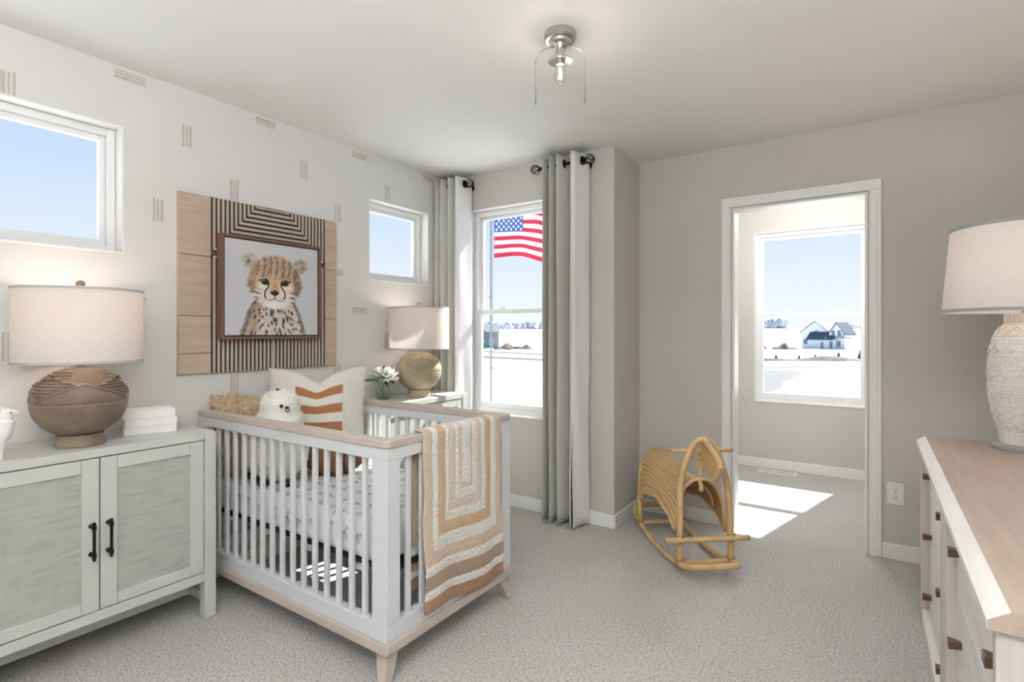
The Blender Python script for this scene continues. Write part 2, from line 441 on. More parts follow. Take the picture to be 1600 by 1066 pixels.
# wallpaper brush marks, half-drop repeat
def mark(y, z, vert, k):
    r = random.Random(k); m = MB()
    if vert: st = [(-.017, .013, .112), (0, .008, .105), (.016, .011, .115)]
    else: st = [(.016, .006, .118), (.003, .010, .120), (-.014, .017, .124)]
    if k % 2: st = [(-a, b, c) for a, b, c in st]
    made = False
    for off, wd, ln in st:
        wd *= r.uniform(.85, 1.15); ln *= r.uniform(.95, 1.04)
        if vert: y0, y1, z0, z1 = y + off - wd / 2, y + off + wd / 2, z - ln / 2, z + ln / 2
        else: y0, y1, z0, z1 = y - ln / 2, y + ln / 2, z + off - wd / 2, z + off + wd / 2
        for o in (W1, W2):
            if y1 > o[0] and y0 < o[1] and z1 > o[2] and z0 < o[3]:
                if z1 > o[3]: z0 = max(z0, o[3] + .002)
                elif z0 < o[2]: z1 = min(z1, o[2] - .002)
                elif y0 < o[0]: y1 = min(y1, o[0] - .002)
                else: z1 = z0
        z1 = min(z1, ZC - .004); y1 = min(y1, YB - .004)
        if z1 - z0 < .003 or y1 - y0 < .003: continue
        e = min(y1 - y0, z1 - z0) * .35
        poly = [(y0 + e, z0), (y1 - e, z0), (y1, z0 + e), (y1, z1 - e), (y1 - e, z1), (y0 + e, z1), (y0, z1 - e), (y0, z0 + e)]
        m.prism(poly, lambda p, d: (XL + d, p[0], p[1]), 0, .0006); made = True
    if made: m.build('wallpaper_mark', M['mark'], wall_left)
kk = 0
for iy in range(-3, 5):
    for iz in (0, -1, -2):
        for (yy, zz, ve) in ((.607, 2.212, 1), (.842, 2.0, 1), (.480, 1.825, 1), (.369, 2.405, 0), (.826, 1.629, 0)):
            y, z = yy + iy * .648, zz + iz * 1.016
            kk += 1
            if -1.2 < y < 3.09 and .1 < z < 2.43: mark(y, z, ve, kk)

# baseboards
def base(name, x0, x1, y0, y1, ax):
    m = MB(); m.box(x0, x1, y0, y1, 0, .088)
    return struct(m.build(name, M['trim'], bev=.004))
T = .014
base('baseboard_left', XL, XL + T, YR, YB, 0)
base('baseboard_back', XL + T, XK, YB - T, YB, 1)
base('baseboard_corner', XK, XK + T, YB - T, YC, 0)
base('baseboard_doorway_left', XK + T, -.815, YC - T, YC, 1)
base('baseboard_doorway_right', .034, XR, YC - T, YC, 1)
base('baseboard_right', XR - T, XR, YR, YC - T, 0)
base('baseboard_alcove', XK, XR, YI - T, YI, 1)
base('baseboard_alcove_left', XK, XK + T, YC + .11, YI - T, 0)

# door casing
dc = sroot('trim_1', (-.391, YC, 0), 'white door casing and jambs of the open doorway')
for (x0, x1) in ((-.815, -.757), (-.025, .034)):
    m = MB(); m.box(x0, x1, YC - .016, YC, 0, 2.049); m.build('side_casing', M['trim'], dc, bev=.004)
    inner = x1 if x0 < -.5 else x0; s_ = -1 if x0 < -.5 else 1
    m = MB(); m.box(inner + s_ * .008, inner + s_ * .040, YC - .020, YC - .0155, 0, 2.049); m.build('casing_bead', M['trim'], dc, bev=.002)
m = MB(); m.box(-.815, .034, YC - .016, YC, 2.049, 2.109); m.build('head_casing', M['trim'], dc, bev=.004)
for (x0, x1) in ((-.752, -.738), (-.044, -.030)):
    m = MB(); m.box(x0, x1, YC - .004, YC + .114, 0, 2.03); m.build('side_jamb', M['trim'], dc, bev=.002)
m = MB(); m.box(-.752, -.03, YC - .004, YC + .114, 2.03, 2.043); m.build('head_jamb', M['trim'], dc, bev=.002)
for (x0, x1) in ((-.815, -.757), (-.025, .034)):
    m = MB(); m.box(x0, x1, YC + .11, YC + .126, 0, 2.109); m.build('back_casing', M['trim'], dc, bev=.004)

# windows
def window(n, fn, o, rail, depth, label):
    c = fn((o[0] + o[1]) / 2, 0, o[2]); root = sroot('window_%d' % n, c, label)
    a0, a1, z0, z1 = o
    def bx(m, aa, ab, d0, d1, za, zb):
        p, q_ = fn(aa, d0, za), fn(ab, d1, zb); m.box(p[0], q_[0], p[1], q_[1], p[2], q_[2]); return m
    def ring(aa, ab, za, zb, d0, d1, wd, wb=None, wt=None):
        wb = wb or wd; wt = wt or wd; m = MB()
        bx(m, aa, aa + wd, d0, d1, za, zb); bx(m, ab - wd, ab, d0, d1, za, zb)
        bx(m, aa + wd, ab - wd, d0, d1, za, za + wb); bx(m, aa + wd, ab - wd, d0, d1, zb - wt, zb); return m
    e = .005
    m = MB(); bx(m, a0, a0 + e, 0, depth, z0, z1); bx(m, a1 - e, a1, 0, depth, z0, z1); bx(m, a0 + e, a1 - e, 0, depth, z1 - e, z1)
    m.build('reveal', M['trim'], root)
    m = MB(); bx(m, a0, a1, -.006, depth, z0 - .001, z0 + .012); m.build('sill', M['trim'], root, bev=.003)
    fw = .032
    ring(a0 + e, a1 - e, z0 + .012, z1 - e, depth, depth + .075, fw).build('frame', M['vinyl'], root, bev=.003)
    ia, ib, iz, it = a0 + e + fw, a1 - e - fw, z0 + .012 + fw, z1 - e - fw
    if rail:
        up = ring(ia, ib, rail - .005, it, depth + .040, depth + .066, .026, .034, .026).build('upper_sash', M['vinyl'], root, bev=.002)
        bx(MB(), ia + .022, ib - .022, depth + .051, depth + .055, rail + .025, it - .02).build('pane', M['pane'], up)
        lo = ring(ia, ib, iz, rail + .027, depth + .010, depth + .037, .030, .036, .036).build('lower_sash', M['vinyl'], root, bev=.002)
        bx(MB(), ia + .026, ib - .026, depth + .022, depth + .026, iz + .03, rail - .005).build('pane', M['pane'], lo)
        for t in (.27, .73):
            a = ia + (ib - ia) * t; m = MB(); bx(m, a - .025, a + .025, depth + .008, depth + .036, rail + .027, rail + .036)
            bx(m, a - .012, a + .03, depth + .014, depth + .026, rail + .036, rail + .045); m.build('sash_lock', M['vinyl'], lo, bev=.002)
    else:
        s_ = ring(ia, ib, iz, it, depth + .018, depth + .05, .024).build('sash', M['vinyl'], root, bev=.003)
        bx(MB(), ia + .02, ib - .02, depth + .032, depth + .036, iz + .02, it - .02).build('pane', M['pane'], s_)
    return root
window(1, fx, W1, None, .075, 'high white framed window above the left cabinet')
window(2, fx, W2, None, .075, 'small high square window above the corner lamp')
window(3, fy(YB), W3, 1.395, .060, 'tall double hung window between the grey curtains')
window(4, fy(YI), W4, 1.395, .045, 'double hung window seen through the doorway')

# ------------------------------------------------------------------ outdoors
GZ = -3.8
def gz(x, y):
    d = math.hypot(x, y)
    t = min(1, max(0, (d - 230) / 330)); t = t * t * (3 - 2 * t)
    return GZ + t * 7.6 + (.5 * math.sin(x * .021 + 1) * math.cos(y * .017) if d > 120 else 0) * min(1, max(0, (d - 120) / 80))
def gfn(u, v):
    r = 3 * (900 / 3) ** v; a = 2 * PI * u
    x, y = r * math.cos(a), r * math.sin(a); return (x, y, gz(x, y))
m = MB(); m.grid(gfn, 96, 60, True)
tag(m.build('snow_field', M['snow'], smooth=180), 'snow covered open ground stretching to the horizon outside', 'snow', kind='structure')

def flatpoly(name, pts, mat, label, cat, h=.03):
    m = MB(); m.prism(pts, lambda p, d: (p[0], p[1], gz(p[0], p[1]) + d), -.05, h)
    cx = sum(p[0] for p in pts) / len(pts); cy = sum(p[1] for p in pts) / len(pts)
    return tag(m.build(name, mat, origin=(cx, cy, gz(cx, cy))), label, cat)
flatpoly('parking_lot', [(-22, 66), (-13, 76.5), (-8.4, 77), (-6.9, 72), (-7.6, 60), (-6.9, 53), (-7.6, 44), (-9, 42), (-16, 48)], M['asphalt'], 'pale grey paved lot beside the snow bank seen through the doorway window', 'pavement')
flatpoly('road', [(-26, 80), (-12, 83), (2, 104), (12, 112), (12, 108), (1, 99.5), (-11, 79), (-26, 76)], M['asphalt'], 'plowed grey road running below the row of young pines', 'road')
flatpoly('far_road', [(-84, 110), (-62, 104), (-40, 97), (-40, 92), (-62, 98), (-84, 104)], M['asphalt'], 'narrow grey road beyond the flagpole', 'road')
flatpoly('near_road', [(-66, 87), (-49, 84.5), (-30, 81), (-30, 75), (-49, 78), (-66, 80.5)], M['asphalt'], 'plowed grey road nearest the flagpole', 'road')

def mound(name, x, y, rx, ry, h, rot, label, seed):
    r = random.Random(seed); ph = [r.uniform(0, 6) for _ in range(6)]
    def fn(u, v):
        a = 2 * PI * u; k = 1 - v
        rr = k * (1 + .18 * math.sin(3 * a + ph[0]) + .1 * math.sin(5 * a + ph[1]))
        lx, ly = rx * rr * math.cos(a), ry * rr * math.sin(a)
        z = h * (1 - k * k) * (1 + .25 * math.sin(7 * a + ph[2] + 3 * k) * k) * (1 + .35 * math.sin(lx * 2.2 / max(rx, 1) * 3 + ph[3])) 
        return (x + lx * math.cos(rot) - ly * math.sin(rot), y + lx * math.sin(rot) + ly * math.cos(rot), gz(x, y) - .15 + z)
    m = MB(); m.grid(fn, 36, 12, True)
    return tag(m.build(name, M['dirt'], origin=(x, y, gz(x, y)), smooth=180), label, 'dirt')
mound('dirt_mound', -87.5, 126, 4.2, 2.0, 1.3, .6, 'brown dirt mound beside the grey house behind the flagpole', 1)
mound('dirt_mound', -81.5, 126, 3.6, 1.8, 1.1, .5, 'larger rough dirt mound right of the flagpole', 2)
mound('dirt_mound', -84, 118, 3.6, 1.3, .6, .5, 'low front dirt mound nearest the far road', 3)
mound('dirt_mound', -22.0, 173, 3.4, 2.4, 1.5, .3, 'bare dirt mound left of the white farmhouse', 4)
mound('dirt_mound', -27.8, 172, 2.2, 2.0, 1.0, .3, 'smaller dirt mound farthest left of the white farmhouse', 5)
mound('grass_verge', -6.5, 106.2, 13, 2.0, .75, .60, 'long brown strip of dead grass under the young pines', 6)

def pine(x, y, h, label):
    root = thing('young_pine', label, 'tree', (x, y, gz(x, y)), 'row of young pines along the road')
    m = MB(); m.tube([(x, y, gz(x, y) - .1), (x, y, gz(x, y) + h * .9)], [.05, .01], 6); m.build('trunk', M['bark'], root)
    r = random.Random(int(x * 10)); m = MB()
    for k in range(7):
        z0 = gz(x, y) + h * (.12 + .12 * k); R = h * .36 * (1 - k / 7.6)
        n = 12
        vs = [(x, y, z0 + h * .26)]
        for i in range(n):
            a = 2 * PI * i / n + k; rr = R * (1 if i % 2 else .62) * r.uniform(.85, 1.15)
            vs.append((x + rr * math.cos(a), y + rr * math.sin(a), z0 - r.uniform(0, .05) * h))
        m.add(vs, [(0, 1 + i, 1 + (i + 1) % n) for i in range(n)] + [tuple(range(n, 0, -1))])
    m.build('foliage', M['pine'], root)
for (x, y, h, l) in ((-14.51, 105.2, 1.15, 'young pine farthest left in the row outside the doorway window'), (-11.13, 107.5, 1.0, 'second small young pine from the left in the roadside row'),
        (-8.69, 109.2, 1.15, 'middle young pine of the roadside row'), (-5.26, 111.5, 1.45, 'dense young pine fourth from the left in the roadside row'), (-2.1, 113.6, 1.7, 'tallest young pine at the right end of the roadside row')):
    pine(x, y, h, l)

# distant trees on the ridge
def treeline(name, a0, a1, d, h, n, seed, label):
    r = random.Random(seed); m = MB()
    for i in range(n):
        a = math.radians(a0 + (a1 - a0) * (i + r.random()) / n); dd = d * r.uniform(.96, 1.04)
        x, y = -dd * math.sin(a), dd * math.cos(a); z = gz(x, y); hh = h * r.uniform(.45, 1.1)
        m.ball((x, y, z + hh * .5), (hh * r.uniform(.22, .5), hh * .4, hh * r.uniform(.4, .58)), 7, 5)
        m.tube([(x, y, z - 1), (x, y, z + hh * .4)], [.5, .3], 5)
    return tag(m.build(name, M['haze_tree'], smooth=180), label, 'trees', kind='stuff')
treeline('distant_trees', 26, 62, 560, 8.0, 520, 3, 'hazy grey line of bare trees on the horizon behind the flag')
treeline('distant_trees', 7, 14.5, 560, 8.5, 110, 5, 'hazy clump of bare trees on the ridge left of the white farmhouse')
treeline('distant_trees', -6, 3.2, 620, 4, 110, 6, 'faint low line of trees on the ridge right of the white farmhouse')

# white farmhouse; local frame: e = along the gable wall (image left to right), g = away from the viewer
def house_frame(ox, oy, ang, k=1):
    ca, sa = k * math.cos(ang), k * math.sin(ang)
    return lambda e, g, z: (ox + e * ca - g * sa, oy + e * sa + g * ca, gz(ox, oy) + z)
def hbox(m, P, e0, e1, g0, g1, z0, z1):
    m.hexa([P(e0, g0, z0), P(e1, g0, z0), P(e1, g1, z0), P(e0, g1, z0)], [P(e0, g0, z1), P(e1, g0, z1), P(e1, g1, z1), P(e0, g1, z1)]); return m
def gable(m, P, e0, e1, g0, g1, zw, zr):       # walls with gable facing -g
    em = (e0 + e1) / 2
    m.prism([(e0, -.5), (e1, -.5), (e1, zw), (em, zr), (e0, zw)], lambda p, g: P(p[0], g, p[1]), g0, g1); return m
def gable_roof(m, P, e0, e1, g0, g1, zw, zr, t=.25, ov=.5):
    em = (e0 + e1) / 2; sl = (zr - zw) / (em - e0)
    m.prism([(e0 - ov, zw - ov * sl), (em, zr), (em, zr + t), (e0 - ov, zw - ov * sl + t)], lambda p, g: P(p[0], g, p[1]), g0 - ov, g1 + ov)
    m.prism([(em, zr), (e1 + ov, zw - ov * sl), (e1 + ov, zw - ov * sl + t), (em, zr + t)], lambda p, g: P(p[0], g, p[1]), g0 - ov, g1 + ov); return m
HX, HY = -19.0, 190
P = house_frame(HX, HY, -.33, .86)
h1 = thing('farmhouse', 'white two storey house with dark blue roofs across the snow', 'house', (HX, HY, gz(HX, HY)))
gable(MB(), P, 0, 9.4, 0, 12, 5.2, 8.3).build('wall', M['siding'], h1)
gable_roof(MB(), P, 0, 9.4, 0, 12, 5.2, 8.3).build('roof', M['roof_grey'], h1)
# garage wing, ridge across
m = MB(); hbox(m, P, 3.6, 12.6, -3.2, 0, -.5, 2.9); m.build('garage_wall', M['siding'], h1)
m = MB(); m.prism([(-3.7, 2.7), (.2, 5.1), (.2, 5.35), (-3.7, 2.95)], lambda p, e: P(e, p[0], p[1]), 3.2, 12.2); m.build('garage_roof', M['roof_blue'], h1)
gable(MB(), P, 10.2, 15.0, -1.8, 7, 4.8, 7.8).build('wing_wall', M['siding'], h1)
gable_roof(MB(), P, 10.2, 15.0, -1.8, 7, 4.8, 7.8).build('wing_roof', M['roof_blue'], h1)
def hwin(root, P, e0, e1, g, z0, z1):
    fr = MB(); hbox(fr, P, e0 - .12, e1 + .12, g - .06, g + .02, z0 - .12, z1 + .12); f = fr.build('window', M['siding'], root)
    n = 2
    for i in range(n):
        a = e0 + (e1 - e0) * i / n + .04; b = e0 + (e1 - e0) * (i + 1) / n - .04
        hbox(MB(), P, a, b, g - .10, g - .05, z0, z1).build('pane', M['win_dark'], f)
hwin(h1, P, .8, 2.6, 0, 1.4, 2.9); hwin(h1, P, 4.3, 5.9, 0, 4.3, 5.5)
hwin(h1, P, 11.0, 12.0, -1.8, 4.0, 5.6); hwin(h1, P, 12.9, 13.9, -1.8, 4.0, 5.6); hwin(h1, P, 12.9, 13.9, -1.8, .9, 2.4); hwin(h1, P, 10.9, 11.9, -3.2, .3, 2.3)
hbox(MB(), P, 8.0, 8.9, -3.28, -3.18, 0, 2.1).build('door', M['siding_grey'], h1)
hbox(MB(), P, 12.7, 17.2, -4.2, -1.8, 3.3, 3.55).build('porch_roof', M['roof_grey'], h1)
for e in (14.9, 17.0): hbox(MB(), P, e, e + .25, -4.1, -3.85, -.3, 3.3).build('porch_post', M['siding'], h1)
hbox(MB(), P, 12.7, 17.2, -4.2, -1.8, -.5, .3).build('porch_deck', M['siding'], h1)
m = MB(); P2 = house_frame(-2.5, 188, .1); hbox(m, P2, 0, 7, 0, .3, -.3, 1.7); 
rf = thing('red_fence', 'long red site fence right of the white house', 'fence', (-2.5, 188, gz(-2.5, 188)))
for i in range(4): hbox(MB(), P2, i * 1.9, i * 1.9 + 1.84, 0, .15, -.2, 1.9).build('panel', M['red'], rf)

HX2, HY2 = -97.5, 124.5
P = house_frame(HX2, HY2, .66)
h2 = thing('grey_house', 'blue grey house partly hidden by the window frame behind the flagpole', 'house', (HX2, HY2, gz(HX2, HY2)))
gable(MB(), P, -6, 3.0, 0, 9, 4.6, 7.2).build('wall', M['siding_grey'], h2)
gable_roof(MB(), P, -6, 3.0, 0, 9, 4.6, 7.2).build('roof', M['roof_grey'], h2)
hbox(MB(), P, 3.0, 6.6, 1.5, 9, -.5, 4.8).build('side_wall', M['siding_grey'], h2)
m = MB(); m.prism([(1.0, 4.6), (5.2, 6.9), (5.2, 7.15), (1.0, 4.85)], lambda p, e: P(e, p[0], p[1]), -.5, 7.0); m.build('side_roof', M['roof_grey'], h2)
gable(MB(), P, -2.5, 2.2, -2.4, 0, 2.6, 4.6).build('front_wall', M['siding'], h2)
gable_roof(MB(), P, -2.5, 2.2, -2.4, 0, 2.6, 4.6).build('front_roof', M['roof_blue'], h2)
hwin(h2, P, -.6, .5, -2.4, .8, 2.0); hwin(h2, P, 3.8, 5.0, 1.5, 1.2, 2.6)
P = house_frame(-92.5, 119.5, .66)
gb = thing('dumpster', 'green dumpster in front of the grey house', 'dumpster', (-92.5, 119.5, gz(-92.5, 119.5)))
m = MB(); m.prism([(-1.6, -.1), (1.6, -.1), (1.9, 1.6), (-1.9, 1.6)], lambda p, g: P(p[0], g, p[1]), -.8, .8); m.build('bin', M['green'], gb)
hbox(MB(), P, -1.95, 1.95, -.9, .9, 1.6, 1.75).build('rim', M['green'], gb)

# flagpole and flag
th = math.radians(34.26); Fv = Vector((-math.sin(th), math.cos(th), 0)); Rv = Vector((math.cos(th), math.sin(th), 0))
px, py = -8.94, 12.07
fp = thing('flagpole', 'slim metal flagpole standing in the snow outside the curtained window', 'flagpole', (px, py, GZ))
MB().tube([(px, py, GZ - .3), (px, py, 5.2)], [.035, .024], 12).build('pole', M['alu'], fp, smooth=60)
MB().ball((px, py, 5.28), .09).build('finial_ball', M['alu'], fp, smooth=180)
MB().tube([(px + .05, py + .02, -1.5), (px + .05, py + .02, 5.1)], .007, 5).build('halyard', M['rope'], fp)
for z in (.2, 2.2): MB().box(px - .04, px + .06, py - .03, py + .03, z, z + .06).build('cleat', M['alu'], fp)
NU, NV = 120, 78
fh, fw_ = 1.53, 2.5
def flag_pt(u, v):
    x = .09 + u * fw_ * .82; amp = .16 * u ** .7
    dep = amp * math.sin(u * 9.5 + v * 1.9) + .05 * u * math.sin(u * 21 - v * 4)
    z = 3.335 + (1 - v) * fh + .13 * math.sin(u * 5.6 + .3) * (u ** .8) * (.5 + .6 * v) - .03 * u + .11 * math.sin(u * 10 + 1.5) * (1 - v) * u
    return Vector((px, py, 0)) + Rv * x + Fv * dep + Vector((0, 0, z))
m = MB(); m.grid(flag_pt, NU, NV)
fo = m.build('flag', M['flag'], origin=(px, py, 3.3), smooth=180, fixn=False)
cols = []
RED, WHT, BLU = (.50, .018, .05), (.62, .63, .66), (.05, .10, .28)
for j in range(NV + 1):
    for i in range(NU + 1):
        u, v = i / NU, j / NV
        c = RED if int(min(v, .999) * 13) % 2 == 0 else WHT
        if u < .4 and v < 7 / 13:
            c = BLU; uu, vv = u / .4 * 12, v / (7 / 13) * 10
            iu, iv = round(uu), round(vv)
            if 0 < iu < 12 and 0 < iv < 10 and (iu + iv) % 2 == 0 and math.hypot((uu - iu) * .084, (vv - iv) * .0824) < .036: c = WHT
        cols.append((*c, 1))
set_cols(fo.data, cols)
so = fo.modifiers.new('thick', 'SOLIDIFY'); so.thickness = .004
tag(fo, 'waving red white and blue stars and stripes flag outside the window', 'flag')

# ------------------------------------------------------------------ cane front cabinets
def cabinet(y0, y1, label, group):
    xf, xb, zt = -2.41, -2.768, .815
    root = thing('cane_cabinet', label, 'cabinet', ((xf + xb) / 2, (y0 + y1) / 2, 0), group)
    p = .048; yc = (y0 + y1) / 2
    for (x, y) in ((xf - p, y0), (xf - p, y1 - p), (xb, y0), (xb, y1 - p)):
        MB().box(x, x + p, y, y + p, 0, zt - .001).build('leg', M['cab'], root, bev=.003)
    MB().box(xb, xf - .001, y0 + p + .0012, y1 - p - .0012, zt - .032, zt).build('top', M['cab'], root, bev=.002)
    for (a, b) in ((y0 + .002, y0 + p), (y1 - p, y1 - .002)):
        MB().box(xb + p, xf - p, a, b, zt - .032, zt).build('top_end', M['cab'], root)
    m = MB(); m.box(xb + .01, xf - .03, y0 + p * .8, y1 - p * .8, .168, zt - .034); m.build('carcass', M['cab'], root)
    MB().box(xf - .03, xf - .002, y0 + p, y1 - p, .165, .203).build('bottom_rail', M['cab'], root, bev=.002)
    for (a, b) in ((y0 + .004, y0 + p - .006), (y1 - p + .006, y1 - .004)):
        MB().box(xb + p, xf - p, a, b, .168, zt - .034).build('side_panel', M['cab'], root)
    for sgn in (-1, 1):
        a, b = (y0 + p + .003, yc - .0022) if sgn < 0 else (yc + .0022, y1 - p - .003)
        z0, z1, sw = .207, zt - .036, .054
        m = MB(); m.box(xf - .026, xf - .004, a, a + sw, z0, z1); m.box(xf - .026, xf - .004, b - sw, b, z0, z1)
        m.box(xf - .026, xf - .0042, a + sw + .0008, b - sw - .0008, z0, z0 + sw - .012); m.box(xf - .026, xf - .0042, a + sw + .0008, b - sw - .0008, z1 - sw + .004, z1)
        d = m.build('door', M['cab'], root, bev=.0016)
        MB().box(xf - .020, xf - .0115, a + sw - .002, b - sw + .002, z0 + sw - .014, z1 - sw + .006).build('cane_panel', M['cane'], d)
        hy = yc + sgn * .027
        h = MB(); h.tube([(xf + .026, hy, .405), (xf + .026, hy, .548)], .0052, 10)
        for z in (.424, .529):
            h.tube([(xf - .006, hy, z), (xf + .026, hy, z)], [.0095, .0065], 10); h.tube([(xf + .026, hy, z - .008), (xf + .026, hy, z + .008)], .0075, 10)
        h.build('handle', M['black'], d, smooth=50)
    for (a, b) in ((y0 + .010, y0 + p - .010), (y1 - p + .010, y1 - .010)):
        MB().box(xb + p, xf - p, a, b, .062, .102).build('side_stretcher', M['cab'], root, bev=.002)
    MB().box(-2.604, -2.574, y0 + p - .010, y1 - p + .010, .062, .102).build('long_stretcher', M['cab'], root, bev=.002)
    return root
cabinet(.356, 1.210, 'pale grey cane door cabinet with black handles left of the crib', 'cane front cabinets')
cabinet(2.112, 2.966, 'pale grey cane door cabinet in the corner behind the crib', 'cane front cabinets')

# ------------------------------------------------------------------ big clay lamps
def clay_lamp(x, y, z, label, mat, rot, energy):
    root = thing('table_lamp', label, 'lamp', (x, y, z), 'pair of round carved clay lamps'); c = (x, y, z)
    MB().lathe([(.0, 0), (.078, 0), (.081, .006), (.072, .036), (.074, .046), (.0, .046)], c, 48).build('foot', mat, root, smooth=40)
    zc, rb, hb = .170, .152, .134
    prof = []
    N = 120
    for i in range(N + 1):
        ph = -PI / 2 * .74 + (PI / 2 * .74 + PI / 2 * .93) * i / N
        prof.append((rb * math.cos(ph) ** .92, zc + hb * math.sin(ph)))
    def tri(a, off, k):
        t = ((a + off) % (2 * PI)) / (2 * PI) * k % 1.0
        return 1 - abs(2 * t - 1)
    def disp(a, zz, r):
        a = a + rot; s_ = (zz - zc) / hb; d = 0
        if abs(s_ - .0) < .02: d -= .0022
        if s_ > .03 and s_ < .93:
            c1 = .10 + .48 * tri(a, .4, 3) ** .8; c2 = .42 + .36 * tri(a, 1.3, 3) ** .8
            if s_ < c1:            # dotted zone below the first ridge
                if s_ > c1 - .05: d += .0065
                else: d += .0040 * max(0, math.sin(a * 95 + (int(s_ * 22) % 2) * PI)) * max(0, math.sin(s_ * 2 * PI * 22))
            elif s_ < c2:
                if s_ < c1 + .04: d -= .004
                else: d += .0046 * math.sin(s_ * 2 * PI * 12)
                if s_ > c2 - .05: d += .0065
            else:
                d += .0036 * math.sin(s_ * 2 * PI * 14) if tri(a, .2, 2) > .35 else .0026 * math.sin(a * 95) * math.sin(s_ * 2 * PI * 22)
        return d
    MB().lathe(prof, c, 320, disp).build('body', mat, root, smooth=180)
    MB().lathe([(.0, .298), (.030, .298), (.030, .304), (.014, .308), (.013, .345), (.0, .345)], c, 24).build('neck', mat, root, smooth=40)
    MB().lathe([(0, .345), (.008, .345), (.008, .36), (.016, .362), (.016, .41), (0, .41)], c, 16).build('socket', M['bulb_socket'], root, smooth=40)
    def fab(r, z0, z1, t): return [(r, z0), (r, z1), (r - t, z1), (r - t, z0), (r, z0)]
    z0, z1, r = .322, .604, .203
    sh = MB().lathe(fab(r, z0, z1, .0018), c, 72, caps=False).build('shade', M['shade'], root, smooth=60)
    for (a, b) in ((z0 - .001, z0 + .008), (z1 - .008, z1 + .001)):
        MB().lathe(fab(r + .0012, a, b, .004), c, 72, caps=False).build('shade_trim', M['shade_trim'], sh, smooth=60)
    m = MB()
    for k in range(3):
        a = 2 * PI * k / 3; m.tube([(x, y, z + z1 - .012), (x + (r - .002) * math.cos(a), y + (r - .002) * math.sin(a), z + z1 - .012)], .0018, 6)
    hp = [(x, y - .03, z + .36), (x, y - .055, z + .44), (x, y - .045, z + .55), (x, y, z + z1 - .012), (x, y + .045, z + .55), (x, y + .055, z + .44), (x, y + .03, z + .36)]
    m.tube(catmull(hp, 5), .002, 6); m.build('harp', M['nickel'], root)
    MB().lathe([(0, z1 - .014), (.005, z1 - .012), (.005, z1 + .006), (.012, z1 + .010), (.0165, z1 + .022), (.012, z1 + .033), (0, z1 + .036)], c, 24).build('finial', mat, root, smooth=60)
    MB().ball((x, y, z + .455), (.03, .03, .042), 16, 10).build('bulb', M['bulb'], root, smooth=180)
    ld = bpy.data.lights.new('lamp_light', 'POINT'); ld.energy = energy; ld.color = (1, .80, .64); ld.shadow_soft_size = .05
    lo = bpy.data.objects.new('lamp_light', ld); COL.objects.link(lo); lo.parent = root; lo.location = (0, 0, .52)
    return root
M['bulb'] = pm('lit_bulb', (.9, .8, .7, 1), .4, var=0, emit=((1, .75, .5, 1), 3.0))
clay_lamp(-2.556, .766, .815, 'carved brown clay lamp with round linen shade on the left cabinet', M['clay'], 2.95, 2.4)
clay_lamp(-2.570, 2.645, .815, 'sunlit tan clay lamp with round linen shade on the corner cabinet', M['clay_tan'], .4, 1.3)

# ------------------------------------------------------------------ books
def book(z, rot, dx, dy, th, label):
    cx, cy = -2.64 + dx, 1.035 + dy
    L, D = .190, .135
    root = thing('book', label, 'book', (cx, cy, z), 'white books stacked on the left cabinet')
    root.rotation_euler = (0, 0, rot)
    def rb(m, a0, a1, b0, b1, c0, c1): m.box(cx + a0, cx + a1, cy + b0, cy + b1, z + c0, z + c1); return m
    c = MB(); rb(c, -D / 2, D / 2, -L / 2, L / 2, 0, .003); rb(c, -D / 2, D / 2, -L / 2, L / 2, th - .003, th)
    rb(c, D / 2 - .003, D / 2, -L / 2, L / 2, .003, th - .003)
    c.build('cover', M['book'], root, bev=.0012)
    rb(MB(), -D / 2 + .004, D / 2 - .003, -L / 2 + .004, L / 2 - .004, .003, th - .003).build('pages', M['paper'], root)
book(.815, -.26, 0, 0, .034, 'lowest white book of the stack on the left cabinet')
book(.849, -.25, .003, .001, .033, 'middle white book of the stack on the left cabinet')
book(.882, -.27, -.002, -.004, .035, 'topmost white book of the stack on the left cabinet')

# ------------------------------------------------------------------ remeshed figures
def fuse(o, voxel, smooth_it=4):
    r = o.modifiers.new('fuse', 'REMESH'); r.mode = 'VOXEL'; r.voxel_size = voxel; r.use_smooth_shade = True
    s_ = o.modifiers.new('soft', 'SMOOTH'); s_.factor = .5; s_.iterations = smooth_it

fx0, fy0, fz0 = -2.475, .480, .815
fg = thing('animal_figurine', 'white ceramic alpaca figurine at the left end of the cabinet', 'figurine', (fx0, fy0, fz0))
m = MB()
m.ball((fx0, fy0 - .01, fz0 + .075), (.036, .060, .036), 20, 12)
m.tube(catmull([(fx0, fy0 + .02, fz0 + .075), (fx0, fy0 + .045, fz0 + .105), (fx0, fy0 + .050, fz0 + .135), (fx0, fy0 + .048, fz0 + .155)], 5), [.034] * 5 + [.028] * 5 + [.021] * 5 + [.019], 14)
m.ball((fx0, fy0 + .052, fz0 + .158), (.019, .021, .018)); m.tube([(fx0, fy0 + .055, fz0 + .159), (fx0, fy0 + .076, fz0 + .1575), (fx0, fy0 + .086, fz0 + .156)], [.016, .010, .007], 12)
for (dx, dy) in ((-.018, .032), (.018, .032), (-.018, -.05), (.018, -.05)):
    m.tube([(fx0 + dx, fy0 + dy, fz0 + .07), (fx0 + dx, fy0 + dy, fz0 + .03), (fx0 + dx, fy0 + dy + .002, fz0 + .001)], [.018, .012, .011], 12)
for s_ in (-1, 1): m.tube([(fx0 + s_ * .009, fy0 + .045, fz0 + .165), (fx0 + s_ * .012, fy0 + .041, fz0 + .183)], [.0075, .004], 8)
m.tube([(fx0, fy0 - .065, fz0 + .085), (fx0, fy0 - .082, fz0 + .092)], [.012, .006], 8)
b = m.build('body', M['ceramic'], fg, fixn=True); fuse(b, .0028, 3)
